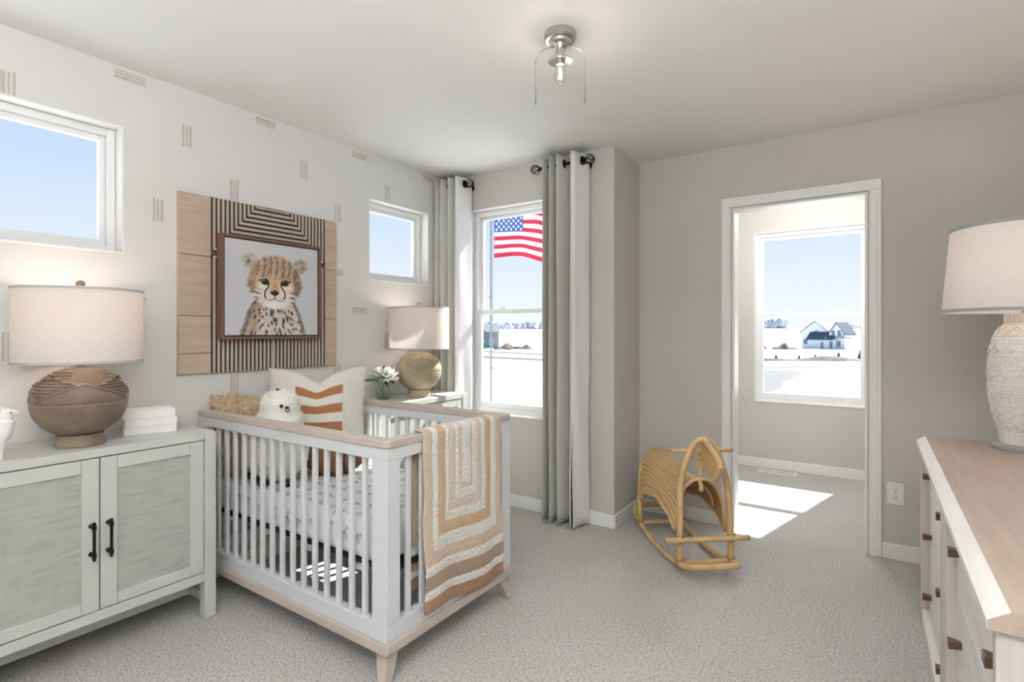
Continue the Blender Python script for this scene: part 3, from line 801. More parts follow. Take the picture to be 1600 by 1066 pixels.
for s_ in (-1, 1): MB().ball((fx0 + s_ * .0165, fy0 + .062, fz0 + .1605), .0024, 8, 6).build('eye', M['dark'], fg, smooth=180)

# ------------------------------------------------------------------ striped wooden wall panel and framed cub picture
PY0, PY1, PZ0, PZ1, PX = 1.209, 2.113, 1.046, 1.934, XL
wp = thing('wood_wall_panel', 'pale wood wall panel with dark concentric stripes behind the framed cub', 'wall art', (XL, (PY0 + PY1) / 2, PZ0))
MB().box(XL + .001, XL + .012, PY0, PY1, PZ0, PZ1).build('backing', M['panel_wood_pale'], wp)
SY0, SY1 = 1.358, 2.030                                # striped field
for (a, b) in ((PY0, SY0), (SY1, PY1)):
    cuts = [PZ0, 1.148, 1.333, 1.632, PZ1] if a == PY0 else [PZ0, 1.333, 1.632, PZ1]
    for k in range(len(cuts) - 1):
        MB().box(XL + .012, XL + .024, a, b - .0006 if a == PY0 else b, cuts[k] + .0016, cuts[k + 1] - .0016).build('plank', M['panel_wood'], wp, bev=.0006)
ym = (SY0 + SY1) / 2; hw = (SY1 - SY0) / 2; ns = 15; pit = hw / ns
zt_, zj = PZ1, 1.655                                     # concentric U field on top of zj, straight slats below
def slat(y0, y1, z0, z1, dark):
    MB().box(XL + .012, XL + (.019 if dark else .0235), y0, y1, z0, z1).build('dark_strip' if dark else 'pale_strip', M['panel_dark'] if dark else M['panel_wood_pale'], wp)
dk = .50
for k in range(ns):                                       # nested arches standing on the lower edge
    ya, yb = SY0 + k * pit, SY1 - k * pit; zt2 = zj - .004 - k * pit * .95; d = pit * dk
    slat(ya, ya + d, PZ0, zt2, True); slat(yb - d, yb, PZ0, zt2, True)
    slat(ya + d, ya + pit, PZ0, zt2 - d, False); slat(yb - pit, yb - d, PZ0, zt2 - d, False)
    if k < 6:
        slat(ya + d, yb - d, zt2 - d, zt2, True); slat(ya + pit, yb - pit, zt2 - pit * .95, zt2 - d, False)
for k in range(ns):                                       # nested U shapes hanging from the top edge
    ya, yb = SY0 + k * pit, SY1 - k * pit; depth = (zt_ - zj) * (1 - k / 11.0)
    if depth < .012: break
    zb = zt_ - depth; d = pit * dk
    slat(ya, ya + d, zb, zt_, True); slat(yb - d, yb, zb, zt_, True)
    slat(ya + d, yb - d, zb, zb + d * 1.1, True)
    z2 = zb + d * 1.1; pz = (zt_ - zj) / 11.0
    slat(ya + d, ya + pit, z2, zt_, False); slat(yb - pit, yb - d, z2, zt_, False)
    if yb - ya > 2 * pit and depth > pz: slat(ya + pit, yb - pit, z2, zb + pz, False)
if True:
    k = 11; slat(SY0 + k * pit, SY1 - k * pit, zt_ - .004, zt_, False)

FY0, FY1, FZ0, FZ1 = 1.385, 1.968, 1.216, 1.754; xa, xb_ = XL + .024, XL + .072
fr = thing('framed_picture', 'framed cheetah cub portrait on pale grey in a brown wooden frame', 'picture', (XL + .024, (FY0 + FY1) / 2, FZ0))
t = .014
for (a, b, c, d, nm) in ((FY0, FY0 + t, FZ0, FZ1, 0), (FY1 - t, FY1, FZ0, FZ1, 0), (FY0 + t, FY1 - t, FZ0, FZ0 + t, 1), (FY0 + t, FY1 - t, FZ1 - t, FZ1, 1)):
    MB().box(xa, xb_, a, b, c, d).build('frame_rail', M['frame_wood'], fr, bev=.0015)
m = MB(); m.box(xa, xa + .006, FY0 + t, FY1 - t, FZ0 + t, FZ1 - t); m.build('frame_back', M['frame_edge'], fr)
CY0, CY1, CZ0, CZ1 = FY0 + t + .006, FY1 - t - .006, FZ0 + t + .006, FZ1 - t - .006
MB().box(xa + .006, xa + .0395, CY0, CY1, CZ0, CZ1).build('stretcher', M['frame_edge'], fr)

def paint_cub(NX, NY):
    rg = np.random.default_rng(4)
    img = np.zeros((NY, NX, 3)); img[:] = np.array([206, 205, 211])
    yy, xx = np.mgrid[0:NY, 0:NX]; s_ = xx / (NX - 1); t_ = yy / (NY - 1)
    img -= ((s_ - .5) ** 2 * 20)[..., None]
    def dab(x, y, r, col, al):
        x0, x1, y0, y1 = int((x - r) * NX) - 1, int((x + r) * NX) + 2, int((y - r) * NY) - 1, int((y + r) * NY) + 2
        x0, y0, x1, y1 = max(0, x0), max(0, y0), min(NX, x1), min(NY, y1)
        if x0 >= x1 or y0 >= y1: return
        d = np.hypot(s_[y0:y1, x0:x1] - x, t_[y0:y1, x0:x1] - y) / r
        a = np.clip(1.6 * (1 - d), 0, 1)[..., None] * al
        img[y0:y1, x0:x1] = img[y0:y1, x0:x1] * (1 - a) + np.array(col) * a
    def stroke(x, y, ang, ln, r, col, al=.8, curve=0):
        n = max(3, int(ln * NX / 1.3))
        for i in range(n):
            f = i / (n - 1); a_ = ang + curve * f
            dab(x + math.cos(a_) * ln * f, y + math.sin(a_) * ln * f, r * (1 - .55 * f), col, al)
    def poly_line(pts, r, col, al=.95):
        for (a, b) in zip(pts[:-1], pts[1:]):
            n = max(2, int(math.hypot(b[0] - a[0], b[1] - a[1]) * NX / 1.0))
            for i in range(n): f = i / n; dab(a[0] + (b[0] - a[0]) * f, a[1] + (b[1] - a[1]) * f, r, col, al)
    # ears
    for (ex, ey, sg) in ((.255, .775, -1), (.775, .775, 1)):
        for k in range(420):
            a = rg.uniform(0, 2 * PI); rr = math.sqrt(rg.uniform()) * .082
            c = rg.choice([0, 1, 2]); col = [(222, 216, 204), (196, 184, 166), (150, 132, 112)][c]
            if sg > 0 and rr * math.cos(a) > -.01 and rg.uniform() < .5: col = (120, 106, 96)
            stroke(ex + rr * math.cos(a), ey + rr * .95 * math.sin(a), PI / 2 - sg * .6 + rg.normal(0, .5), .035, .006, col, .6)
        if sg < 0:
            for k in range(20): dab(ex - .03 + rg.normal(0, .012), ey + .012 + rg.normal(0, .012), .01, (96, 90, 84), .5)
    # body: chest fur falling downwards
    for k in range(3400):
        y = rg.uniform(-.03, .36); half = .20 + .145 * (1 - max(0, y) / .36) ** .7; x = .50 + rg.uniform(-1, 1) * half
        f = (x - .5) / half
        col = np.array([218, 208, 194]) + rg.normal(0, 14)
        if f < -.55: col = np.array([170, 146, 124]) + rg.normal(0, 26)
        if f < -.86 or f > .88: col = np.array([112, 96, 86]) + rg.normal(0, 26)
        if rg.uniform() < .16: col = np.array([164, 138, 118]) + rg.normal(0, 16)
        stroke(x, y + .02, -PI / 2 + f * .7 + rg.normal(0, .25), rg.uniform(.03, .06), .0055, col, .65)
    for k in range(70):
        y = rg.uniform(.0, .30); x = .5 + rg.uniform(-1, 1) * (.20 + .12 * (1 - y / .32)); f = (x - .5) / .3
        col = np.array([70, 58, 54]) + rg.normal(0, 12)
        for j in range(6): stroke(x + rg.normal(0, .006), y + rg.normal(0, .007), -PI / 2 + f * .7 + rg.normal(0, .2), .03, .007, col, .5)
    # head fur radiating from the nose
    for k in range(6500):
        a = rg.uniform(0, 2 * PI); q_ = math.sqrt(rg.uniform())
        hx = .275 if math.sin(a) > -.2 else .262; hy = .295 if math.sin(a) > 0 else .235
        x, y = .513 + q_ * hx * math.cos(a), .555 + q_ * hy * math.sin(a)
        dx, dy = x - .505, y - .46; ang = math.atan2(dy, dx); rr = math.hypot(dx, dy)
        if y > .60:
            col = np.array([190, 148, 112]) if rg.uniform() < .55 else np.array([212, 190, 166])
            stripe = math.sin((x - .508) * 95 + math.sin(y * 23) * .8)
            if stripe > .55 and abs(x - .51) < .22 and y > .62 and rg.uniform() < .7: col = np.array([104, 84, 70])
            elif rg.uniform() < .16: col = np.array([124, 100, 84])
            if abs(x - .51) > .20 and rg.uniform() < .25: col = np.array([110, 88, 74])
        elif y > .48:
            col = np.array([204, 166, 126]) if rg.uniform() < .5 else np.array([222, 204, 182])
            if abs(x - .51) > .20: col = np.array([188, 150, 118]) if rg.uniform() < .6 else np.array([96, 82, 74])
        else:
            col = np.array([226, 218, 206])
            if abs(x - .51) > .15 and math.sin(y * 120 + x * 30) > .35: col = np.array([112, 98, 90])
        if x > .70 and rg.uniform() < .45: col = np.array([104, 90, 86])
        col = col + rg.normal(0, 14)
        stroke(x, y, ang + rg.normal(0, .22), rg.uniform(.022, .05), .0055, np.clip(col, 0, 255), .6)
    # muzzle, eye whites
    for k in range(700):
        for cx in (.435, .575):
            stroke(cx + rg.normal(0, .038), .405 + rg.normal(0, .028), -PI / 2 + (cx - .505) * 7 + rg.normal(0, .3), .025, .006, np.array([226, 216, 204]) + rg.normal(0, 10), .5)
    for k in range(260): stroke(.505 + rg.normal(0, .05), .335 + rg.normal(0, .018), -PI / 2 + rg.normal(0, .3), .03, .006, np.array([238, 236, 232]) + rg.normal(0, 6), .6)
    for k in range(300): stroke(.503 + rg.normal(0, .026), .52 + rg.normal(0, .03), PI / 2 + rg.normal(0, .2), .03, .006, np.array([196, 160, 118]) + rg.normal(0, 12), .5)
    for k in range(260):
        for cx in (.385, .628): stroke(cx + rg.normal(0, .03), .53 + rg.normal(0, .012), -PI / 2 + rg.normal(0, .3), .02, .006, np.array([232, 224, 210]) + rg.normal(0, 6), .5)
    blk = (30, 26, 28)
    for sg, ex, ey in ((-1, .398, .577), (1, .612, .579)):
        poly_line([(ex + sg * .068, ey + .012), (ex + sg * .03, ey + .02)], .008, blk)
        for k in range(40): dab(ex + rg.normal(0, .008), ey + rg.normal(0, .004), .033, blk, .5)
        dab(ex - .012, ey + .017, .011, (210, 216, 226), .9); dab(ex + .012, ey - .012, .012, (70, 62, 60), .6)
        poly_line([(ex - sg * .040, ey - .005), (ex - sg * .036, ey - .05), (ex + sg * .004 - sg * .006, ey - .10), (ex + sg * .004, ey - .15), (ex - sg * .012, ey - .185)], .009, blk)
        for j in range(9): stroke(ex - sg * .02 + rg.normal(0, .012), ey + .06 + j * .016, PI / 2 + sg * .15, .03, .006, (72, 56, 48), .5)
    for k in range(40): dab(.503 + rg.normal(0, .014), .462 + rg.normal(0, .006), .022, blk, .55)
    poly_line([(.464, .470), (.503, .440), (.542, .470)], .014, blk)
    dab(.503, .472, .018, (92, 84, 84), .5)
    poly_line([(.503, .43), (.503, .398)], .006, blk); poly_line([(.503, .398), (.455, .380), (.42, .385)], .005, (70, 60, 58), .8); poly_line([(.503, .398), (.55, .378), (.60, .378)], .005, (70, 60, 58), .8)
    return np.clip(img, 0, 255)
NX, NY = 260, 252
im = paint_cub(NX, NY) / 255.0
lin = np.where(im <= .04045, im / 12.92, ((im + .055) / 1.055) ** 2.4)
m = MB(); m.grid(lambda u, v: (xa + .0400, CY0 + u * (CY1 - CY0), CZ0 + v * (CZ1 - CZ0)), NX - 1, NY - 1)
cv = m.build('canvas', M['canvas'], fr, fixn=False)
set_cols(cv.data, np.concatenate([lin.reshape(-1, 3), np.ones((NX * NY, 1))], 1))

# ------------------------------------------------------------------ crib
CX0, CX1, CYa, CYb = -2.766, -1.420, 1.300, 2.070
crib = thing('crib', 'white slatted baby crib with washed wood rails and splayed feet', 'crib', ((CX0 + CX1) / 2, (CYa + CYb) / 2, 0))
pw, pt = .078, .042                                   # corner posts
for (x, sx) in ((CX0, 1), (CX1, -1)):
    for (y, sy) in ((CYa, 1), (CYb, -1)):
        m = MB(); e = pt
        poly = [(x, y), (x + sx * pw, y), (x + sx * pw, y + sy * e), (x + sx * e, y + sy * e), (x + sx * e, y + sy * .066), (x, y + sy * .066)]
        m.prism(poly, lambda p, d: (p[0], p[1], d), .2102, .7948); m.build('post', M['crib_white'], crib, bev=.003)
rt = .040
for (y0, y1, nm) in ((CYa, CYa + rt, 'a'), (CYb - rt, CYb, 'b')):
    MB().box(CX0, CX1, y0, y1, .795, .840).build('top_rail', M['crib_white'], crib, bev=.0025)
    MB().box(CX0, CX1, y0, y1, .148, .210).build('bottom_rail', M['crib_white'], crib, bev=.0025)
for (x0, x1) in ((CX0, CX0 + rt), (CX1 - rt, CX1)):
    MB().box(x0, x1, CYa + rt, CYb - rt, .795, .840).build('top_rail', M['crib_white'], crib, bev=.0025)
    MB().box(x0, x1, CYa + rt, CYb - rt, .148, .210).build('bottom_rail', M['crib_white'], crib, bev=.0025)
# wooden cap with rounded corners: one continuous frame
def rrect(x0, x1, y0, y1, r, n=6):
    out = []
    for (cx, cy, a0) in ((x1 - r, y1 - r, 0), (x0 + r, y1 - r, PI / 2), (x0 + r, y0 + r, PI), (x1 - r, y0 + r, 1.5 * PI)):
        for k in range(n + 1): a = a0 + PI / 2 * k / n; out.append((cx + r * math.cos(a), cy + r * math.sin(a)))
    return out
def rframe(m, oo, ii, z0, z1):
    n = len(oo); vs = [(*p, z0) for p in oo] + [(*p, z0) for p in ii] + [(*p, z1) for p in oo] + [(*p, z1) for p in ii]; fs = []
    for i in range(n):
        j = (i + 1) % n
        fs += [(i, j, 2 * n + j, 2 * n + i), (n + j, n + i, 3 * n + i, 3 * n + j), (2 * n + i, 2 * n + j, 3 * n + j, 3 * n + i), (j, i, n + i, n + j)]
    return m.add(vs, fs)
rframe(MB(), rrect(CX0 - .004, CX1 + .005, CYa - .005, CYb + .005, .022), rrect(CX0 + .046, CX1 - .046, CYa + .046, CYb - .046, .012), .840, .868).build('top_cap', M['crib_wood'], crib, bev=.004)
rframe(MB(), rrect(CX0 - .004, CX1 + .008, CYa - .008, CYb + .008, .012), rrect(CX0 + .05, CX1 - .05, CYa + .05, CYb - .05, .01), .108, .1478).build('base_trim', M['crib_wood'], crib, bev=.006)
for (x, sx) in ((CX0 + .03, -1), (CX1 - .012, 1)):
    for (y, sy) in ((CYa + .012, -1), (CYb - .012, 1)):
        ox = .012 * sx if sx > 0 else -.004; oy = .034 * sy if sy > 0 else -.022
        w0, w1 = .060, .036
        top = [(x - sx * 0, y), (x - sx * w0, y), (x - sx * w0, y - sy * w0), (x, y - sy * w0)]
        bx_, by_ = x + ox, y + oy
        bot = [(bx_, by_), (bx_ - sx * w1, by_), (bx_ - sx * w1, by_ - sy * w1), (bx_, by_ - sy * w1)]
        MB().hexa([(*p, 0) for p in bot], [(*p, .109) for p in top]).build('foot', M['crib_wood'], crib, bev=.003)
# slats
m = MB(); m.box(-.0115, .0115, -.008, .008, .206, .798); sl = m.build('slat_tmp', M['crib_white'], bev=.003); slme = sl.data
bpy.data.objects.remove(sl)
m = MB(); m.box(-.008, .008, -.0115, .0115, .206, .798); sl = m.build('slat_tmp', M['crib_white']); slme2 = sl.data; bpy.data.objects.remove(sl)
slme.name = slme2.name = 'slat'
for i in range(16):
    x = -1.556 - i * .0748
    for y in (CYa + rt / 2, CYb - rt / 2):
        if CX0 + pw + .008 < x:
            o = inst(slme, 'slat', crib, (x, y, 0)); b = o.modifiers.new('bevel', 'BEVEL'); b.width = .003; b.segments = 2
ys = np.linspace(CYa + .122, CYb - .122, 8)
for y in ys:
    for x in (CX0 + rt / 2, CX1 - rt / 2):
        o = inst(slme2, 'slat', crib, (x, float(y), 0)); b = o.modifiers.new('bevel', 'BEVEL'); b.width = .003; b.segments = 2
# bolt heads on the footboard post and metal bracket strip
MB().box(CX1 - .030, CX1 - .012, CYb - .090, CYb - .0664, .22, .785).build('bracket_strip', M['crib_white'], crib, bev=.002)
for z in (.735, .42, .25):
    MB().tube([(CX1 - .013, CYb - .079, z), (CX1 - .004, CYb - .079, z)], .0078, 12).build('bolt', M['bolt'], crib, smooth=50)
# mattress support
for x in np.linspace(CX0 + .2, CX1 - .2, 4):
    MB().box(x - .02, x + .02, CYa + rt, CYb - rt, .352, .366).build('support_slat', M['crib_white'], crib)
MB().box(CX0 + rt + .002, CX1 - rt - .002, CYa + rt + .021, CYb - rt - .021, .3665, .3838).build('support_panel', M['mattdark'], crib)

# ------------------------------------------------------------------ mattress with printed sheet
def rounded_box(x0, x1, y0, y1, z0, z1, r, h):
    V = []; F = []
    ctr = [((x0 + x1) / 2, (x1 - x0) / 2), ((y0 + y1) / 2, (y1 - y0) / 2), ((z0 + z1) / 2, (z1 - z0) / 2)]
    for ax in range(3):
        u, v = (ax + 1) % 3, (ax + 2) % 3
        nu, nv = max(4, int(2 * ctr[u][1] / h)), max(4, int(2 * ctr[v][1] / h))
        for sg in (-1, 1):
            o = len(V)
            for j in range(nv + 1):
                for i in range(nu + 1):
                    p = [0, 0, 0]; p[ax] = sg * ctr[ax][1]; p[u] = (2 * i / nu - 1) * ctr[u][1]; p[v] = (2 * j / nv - 1) * ctr[v][1]
                    q_ = [max(-(ctr[k][1] - r), min(ctr[k][1] - r, p[k])) for k in range(3)]
                    d = Vector([p[k] - q_[k] for k in range(3)])
                    d = d.normalized() * r if d.length > 1e-9 else d
                    V.append(tuple(ctr[k][0] + q_[k] + d[k] for k in range(3)))
            W = nu + 1
            for j in range(nv):
                for i in range(nu):
                    f = (o + j * W + i, o + j * W + i + 1, o + (j + 1) * W + i + 1, o + (j + 1) * W + i)
                    F.append(f if sg > 0 else f[::-1])
    return V, F
mx0, mx1, my0, my1, mz0, mz1 = CX0 + .046, CX1 - .078, CYa + .046, CYb - .046, .384, .530
V, F = rounded_box(mx0, mx1, my0, my1, mz0, mz1, .035, .0052)
mt = thing('crib_mattress', 'white crib mattress with a sheet of small black animal sketches', 'mattress', ((mx0 + mx1) / 2, (my0 + my1) / 2, mz0))
m = MB(); m.add(V, F); so = m.build('fitted_sheet', M['sheet'], mt, smooth=180, fixn=False)
P = np.array(V); C = np.ones((len(V), 4)); C[:, :3] = (.82, .83, .85)
C[P[:, 2] < mz0 + .010, :3] = (.012, .012, .013)
rg = np.random.default_rng(11)
def sketch(cx, cy, cz, pl, sc, ang):
    if pl == 'top': idx = np.where((abs(P[:, 0] - cx) < sc * 1.3) & (abs(P[:, 1] - cy) < sc * 1.3) & (P[:, 2] > mz1 - .012))[0]; A, B = P[idx, 0] - cx, P[idx, 1] - cy
    elif pl == 'near': idx = np.where((abs(P[:, 0] - cx) < sc * 1.3) & (abs(P[:, 2] - cz) < sc * 1.3) & (P[:, 1] < my0 + .02) & (P[:, 2] < mz1 - .002))[0]; A, B = P[idx, 0] - cx, P[idx, 2] - cz
    else: idx = np.where((abs(P[:, 1] - cy) < sc * 1.3) & (abs(P[:, 2] - cz) < sc * 1.3) & (P[:, 0] > mx1 - .02) & (P[:, 2] < mz1 - .002))[0]; A, B = P[idx, 1] - cy, P[idx, 2] - cz
    if not len(idx): return
    ca, sa = math.cos(ang), math.sin(ang); a, b = (A * ca + B * sa) / sc, (-A * sa + B * ca) / sc
    segs = [((-.7, .2), (.4, .25)), ((-.6, .15), (-.65, -.8)), ((-.4, .15), (-.35, -.8)), ((.2, .15), (.15, -.8)), ((.4, .15), (.45, -.8)), ((.4, .25), (.7, .85)), ((.7, .85), (1.0, .7)), ((-.7, .2), (-.95, -.2)), ((-.2, .3), (-.15, 0)), ((.05, .3), (.1, 0))]
    for (p, q_) in segs:
        d = np.array(q_) - np.array(p); L2 = d @ d; t_ = np.clip(((a - p[0]) * d[0] + (b - p[1]) * d[1]) / L2, 0, 1)
        dist = np.hypot(a - p[0] - t_ * d[0], b - p[1] - t_ * d[1]) * sc
        k = np.clip((.0042 - dist) / .0042, 0, 1)[:, None] * rg.uniform(.55, 1)
        C[idx, :3] = C[idx, :3] * (1 - k) + .06 * k
for i in range(15):
    for j in range(7):
        sketch(mx0 + .05 + i * .082 + (j % 2) * .041 + rg.uniform(-.016, .016), my0 + .06 + j * .092 + rg.uniform(-.018, .018), 0, 'top', .032, rg.uniform(-1.6, 1.6))
for i in range(13): sketch(mx0 + .06 + i * .095, 0, mz0 + .075 + rg.uniform(-.015, .02), 'near', .030, rg.uniform(-.4, .4))
for i in range(7): sketch(0, my0 + .06 + i * .095, mz0 + .08, 'foot', .030, rg.uniform(-.4, .4))
set_cols(so.data, C)

# ------------------------------------------------------------------ fur
def fur(name, base, parent, mat, n, ln, wd, seed, droop=.25, keep=None, spread=.55, stuff=True):
    me = base.data; me.calc_loop_triangles()
    nv = len(me.vertices); co = np.empty(nv * 3); me.vertices.foreach_get('co', co); co = co.reshape(-1, 3)
    tri = np.empty(len(me.loop_triangles) * 3, dtype=np.int32); me.loop_triangles.foreach_get('vertices', tri); tri = tri.reshape(-1, 3)
    rg = np.random.default_rng(seed)
    a, b, c = co[tri[:, 0]], co[tri[:, 1]], co[tri[:, 2]]; nr = np.cross(b - a, c - a); ar = np.linalg.norm(nr, axis=1)
    if keep is not None: ar = ar * keep((a + b + c) / 3)
    k = rg.choice(len(tri), n, p=ar / ar.sum()); u, v = rg.random(n), rg.random(n); f = u + v > 1; u[f], v[f] = 1 - u[f], 1 - v[f]
    p = a[k] + (b[k] - a[k]) * u[:, None] + (c[k] - a[k]) * v[:, None]
    nn = nr[k] / (np.linalg.norm(nr[k], axis=1)[:, None] + 1e-12)
    d = nn + rg.normal(0, spread, (n, 3)); d[:, 2] -= droop; d /= np.linalg.norm(d, axis=1)[:, None]
    L = ln * rg.uniform(.6, 1.25, n)[:, None]; side = np.cross(d, rg.normal(0, 1, (n, 3))); side /= np.linalg.norm(side, axis=1)[:, None] + 1e-9; side *= wd
    mid = p + d * L * .55; tip = mid + (d * .8 + rg.normal(0, .35, (n, 3)) + np.array([0, 0, -droop])) * L * .5
    V = np.stack([p - side, p + side, mid + side * .8, mid - side * .8, tip], 1).reshape(-1, 3)
    F = []
    for i in range(n): o = i * 5; F.append((o, o + 1, o + 2, o + 3)); F.append((o + 3, o + 2, o + 4))
    m2 = bpy.data.meshes.new(name); m2.from_pydata(V.tolist(), [], F); m2.materials.append(mat)
    o = bpy.data.objects.new(name, m2); COL.objects.link(o); o.parent = parent; ORG[o.name] = org(parent)
    if stuff: o['kind'] = 'stuff'
    return o

# ------------------------------------------------------------------ pillows
def pillow_mesh(W, H, T, n, chop=0, ear=.06):
    V = []; F = []; UV = []
    for side in (1, -1):
        for j in range(n + 1):
            for i in range(n + 1):
                s_, t_ = 2 * i / n - 1, 2 * j / n - 1
                e = max(0, (1 - s_ * s_)) ** .5 * max(0, (1 - t_ * t_)) ** .5
                th = T / 2 * (e ** .75)
                x = s_ * W / 2 * (1 - ear * (1 - t_ * t_)); z = t_ * H / 2 * (1 - ear * (1 - s_ * s_))
                if chop:
                    g = math.exp(-abs(s_ / .34) ** 1.5) * max(0, (t_ + .25) / 1.25) ** 1.6
                    z -= chop * g; th *= 1 - .35 * g
                V.append((x, side * th, z)); UV.append((s_, t_))
    N1 = (n + 1) ** 2
    for k in (0, 1):
        for j in range(n):
            for i in range(n):
                a = k * N1 + j * (n + 1) + i; f = (a, a + 1, a + n + 2, a + n + 1)
                F.append(f[::-1] if k == 0 else f)
    return V, F, UV
def place(V, c, ang, lean):
    # local y axis = facing direction (front is -y before rotation)
    ca, sa = math.cos(ang), math.sin(ang); cl, sl_ = math.cos(lean), math.sin(lean)
    out = []
    for (x, y, z) in V:
        y2, z2 = y * cl - z * sl_, y * sl_ + z * cl
        out.append((c[0] + x * ca - y2 * sa, c[1] + x * sa + y2 * ca, c[2] + z2))
    return out
def pillow(name, label, W, H, T, c, ang, lean, mat, n=40, chop=0, ear=.06, cols=None):
    V, F, UV = pillow_mesh(W, H, T, n, chop, ear); Vw = place(V, c, ang, lean)
    zmin = min(p[2] for p in Vw); root = thing(name, label, 'pillow', (c[0], c[1], zmin))
    m = MB(); m.add(Vw, F); o = m.build('cover', mat, root, smooth=180)
    if cols: set_cols(o.data, [cols(*p) for p in UV])
    return root, o
RUST, CRM = S(176, 122, 82), S(232, 228, 220)
def stripes(s_, t_):
    if -.46 < s_ < .54 and -.735 < t_ < .70:
        b = (.70 - t_) / .205
        return RUST if int(b) % 2 == 0 else CRM
    return S(226, 222, 214)
sp_, spo = pillow('striped_pillow', 'cream pillow with rust stripes in the far corner of the crib', .50, .53, .15, (-2.500, 1.795, .797), math.atan2(.36, .32), -.10, M['pillow_stripe'], 60, .075, .05, stripes)
co_ = np.array([tuple(v.co) for v in spo.data.vertices])
ang_ = math.atan2(.36, .32)
fur('fringe', spo, sp_, M['fur_white'], 9000, .012, .0008, 5, .15, keep=lambda c: ((np.abs((c[:, 0]) * math.cos(ang_) + (c[:, 1]) * math.sin(ang_)) > .135)).astype(float) + 1e-6)
sh_, sho = pillow('shaggy_pillow', 'tan shaggy faux fur pillow in the near corner of the crib', .47, .405, .13, (-2.622, 1.553, .738), math.radians(68), -.10, M['fur_tan'], 30, .02, .03)
fur('pile', sho, sh_, M['fur_tan'], 15000, .030, .0013, 6, .35, spread=.7)

# brown soft toy lying in front of the striped pillow
bt = thing('brown_soft_toy', 'brown stitched soft toy lying in front of the striped pillow', 'toy', (-2.275, 1.73, .53))
c0 = (-2.275, 1.73, .618); rr = Matrix.Rotation(.7, 3, 'Z')
m = MB(); m.ball(c0, (.155, .105, .088), 32, 20, rr); m.build('body', M['brown_toy'], bt, smooth=180)
m = MB(); m.ball((-2.33, 1.69, .70), (.058, .050, .042), 24, 14); m.build('head', M['brown_toy'], bt, smooth=180)
for (dx, dy) in ((-.02, -.045), (.03, .03)): MB().ball((-2.305 + dx, 1.69 + dy, .734), (.026, .02, .018), 16, 10).build('ear', M['cream'], bt, smooth=180)
for k in (-.35, 0, .38):
    pts = [Vector(c0) + rr @ Vector((.157 * math.sin(k * 1.2), .107 * math.cos(k * 1.2) * math.cos(a), .0895 * math.cos(k * 1.2) * math.sin(a))) for a in np.linspace(0, 2 * PI, 30)[:-1]]
    MB().tube(pts, .0035, 6, closed=True).build('seam', M['dark'], bt)

# plush llama
lx, ly, lz = -2.395, 1.488, .530
pl_ = thing('plush_llama', 'fluffy white toy llama with black hooves sitting in the crib', 'toy', (lx, ly, lz))
m = MB()
m.ball((lx, ly, lz + .155), (.175, .125, .145), 36, 24)
m.tube(catmull([(lx + .02, ly, lz + .10), (lx + .025, ly, lz + .24), (lx + .03, ly, lz + .34), (lx + .03, ly, lz + .40), (lx + .03, ly, lz + .443)], 5), [.128] * 5 + [.104] * 5 + [.087] * 5 + [.080, .075, .069, .060, .046] + [.022], 28)
bo = m.build('body', M['fur_white'], pl_, smooth=180)
fur('fleece', bo, pl_, M['fur_white'], 17000, .010, .0009, 8, .2)
vd = Vector((.85, -.527, 0)); rd = Vector((.826, .563, 0))
hc_ = Vector((lx + .03, ly, lz + .372))
def onhead(r_, up, R=.092): return hc_ + (vd * math.sqrt(max(0, 1 - r_ * r_)) + rd * r_) * R + Vector((0, 0, up))
for r_, R_ in ((.06, .092), (1.0, .080)): MB().ball(onhead(r_, .006, R_), .0085, 12, 8).build('eye', M['dark'], pl_, smooth=180)
MB().ball(onhead(.34, -.002, .095), (.010, .010, .006), 12, 8).build('nose', M['dark'], pl_, smooth=180)
mp = [onhead(.34 + .10 * math.cos(a), -.010 + .011 * math.sin(a), .097) for a in np.linspace(PI, 2 * PI, 9)]
MB().tube(mp, .0022, 6).build('mouth', M['dark'], pl_)
for s_ in (-1, 1):
    p0 = hc_ + rd * (.004 + s_ * .016) + vd * .01 + Vector((0, 0, .060)); MB().tube([p0, p0 + Vector((0, 0, .012)), p0 + Vector((0, 0, .020))], [.012, .010, .004], 10).build('ear', M['dark'] if s_ < 0 else M['fur_white'], pl_, smooth=180)
for (dx, dy) in ((-.135, -.045), (-.03, -.085), (.035, -.088), (.125, -.03)):
    MB().ball((lx + dx, ly + dy, lz + .018), (.028, .026, .018), 14, 8).build('hoof', M['dark'], pl_, smooth=180)

# ------------------------------------------------------------------ quilt over the footboard
QY0, QY1 = 1.470, 1.970
xo, xi, zt_ = CX1 + .0135, CX1 - .0545, .8755
path = [(xo + .006, .185), (xo + .003, .40), (xo, .70), (xo, .845), (xo - .006, .868), (xo - .02, zt_), (xi + .02, zt_), (xi + .006, .868), (xi, .845), (xi, .70), (xi - .003, .40), (xi - .006, .25)]
pp = [Vector((p[0], 0, p[1])) for p in path]
dense = catmull(pp, 30); acc = [0]
for a, b in zip(dense[:-1], dense[1:]): acc.append(acc[-1] + (b - a).length)
LT = acc[-1]
def along(d):
    import bisect
    i = min(len(acc) - 2, max(0, bisect.bisect_right(acc, d) - 1)); f = (d - acc[i]) / max(1e-9, acc[i + 1] - acc[i]); return dense[i].lerp(dense[i + 1], min(1, max(0, f)))
ROWS = [.0, .052, .082, .140, .172]                  # rust, white, brown, white then the nested U bands
UB = [.044, .078, .120, .146, .182, .206, .226]
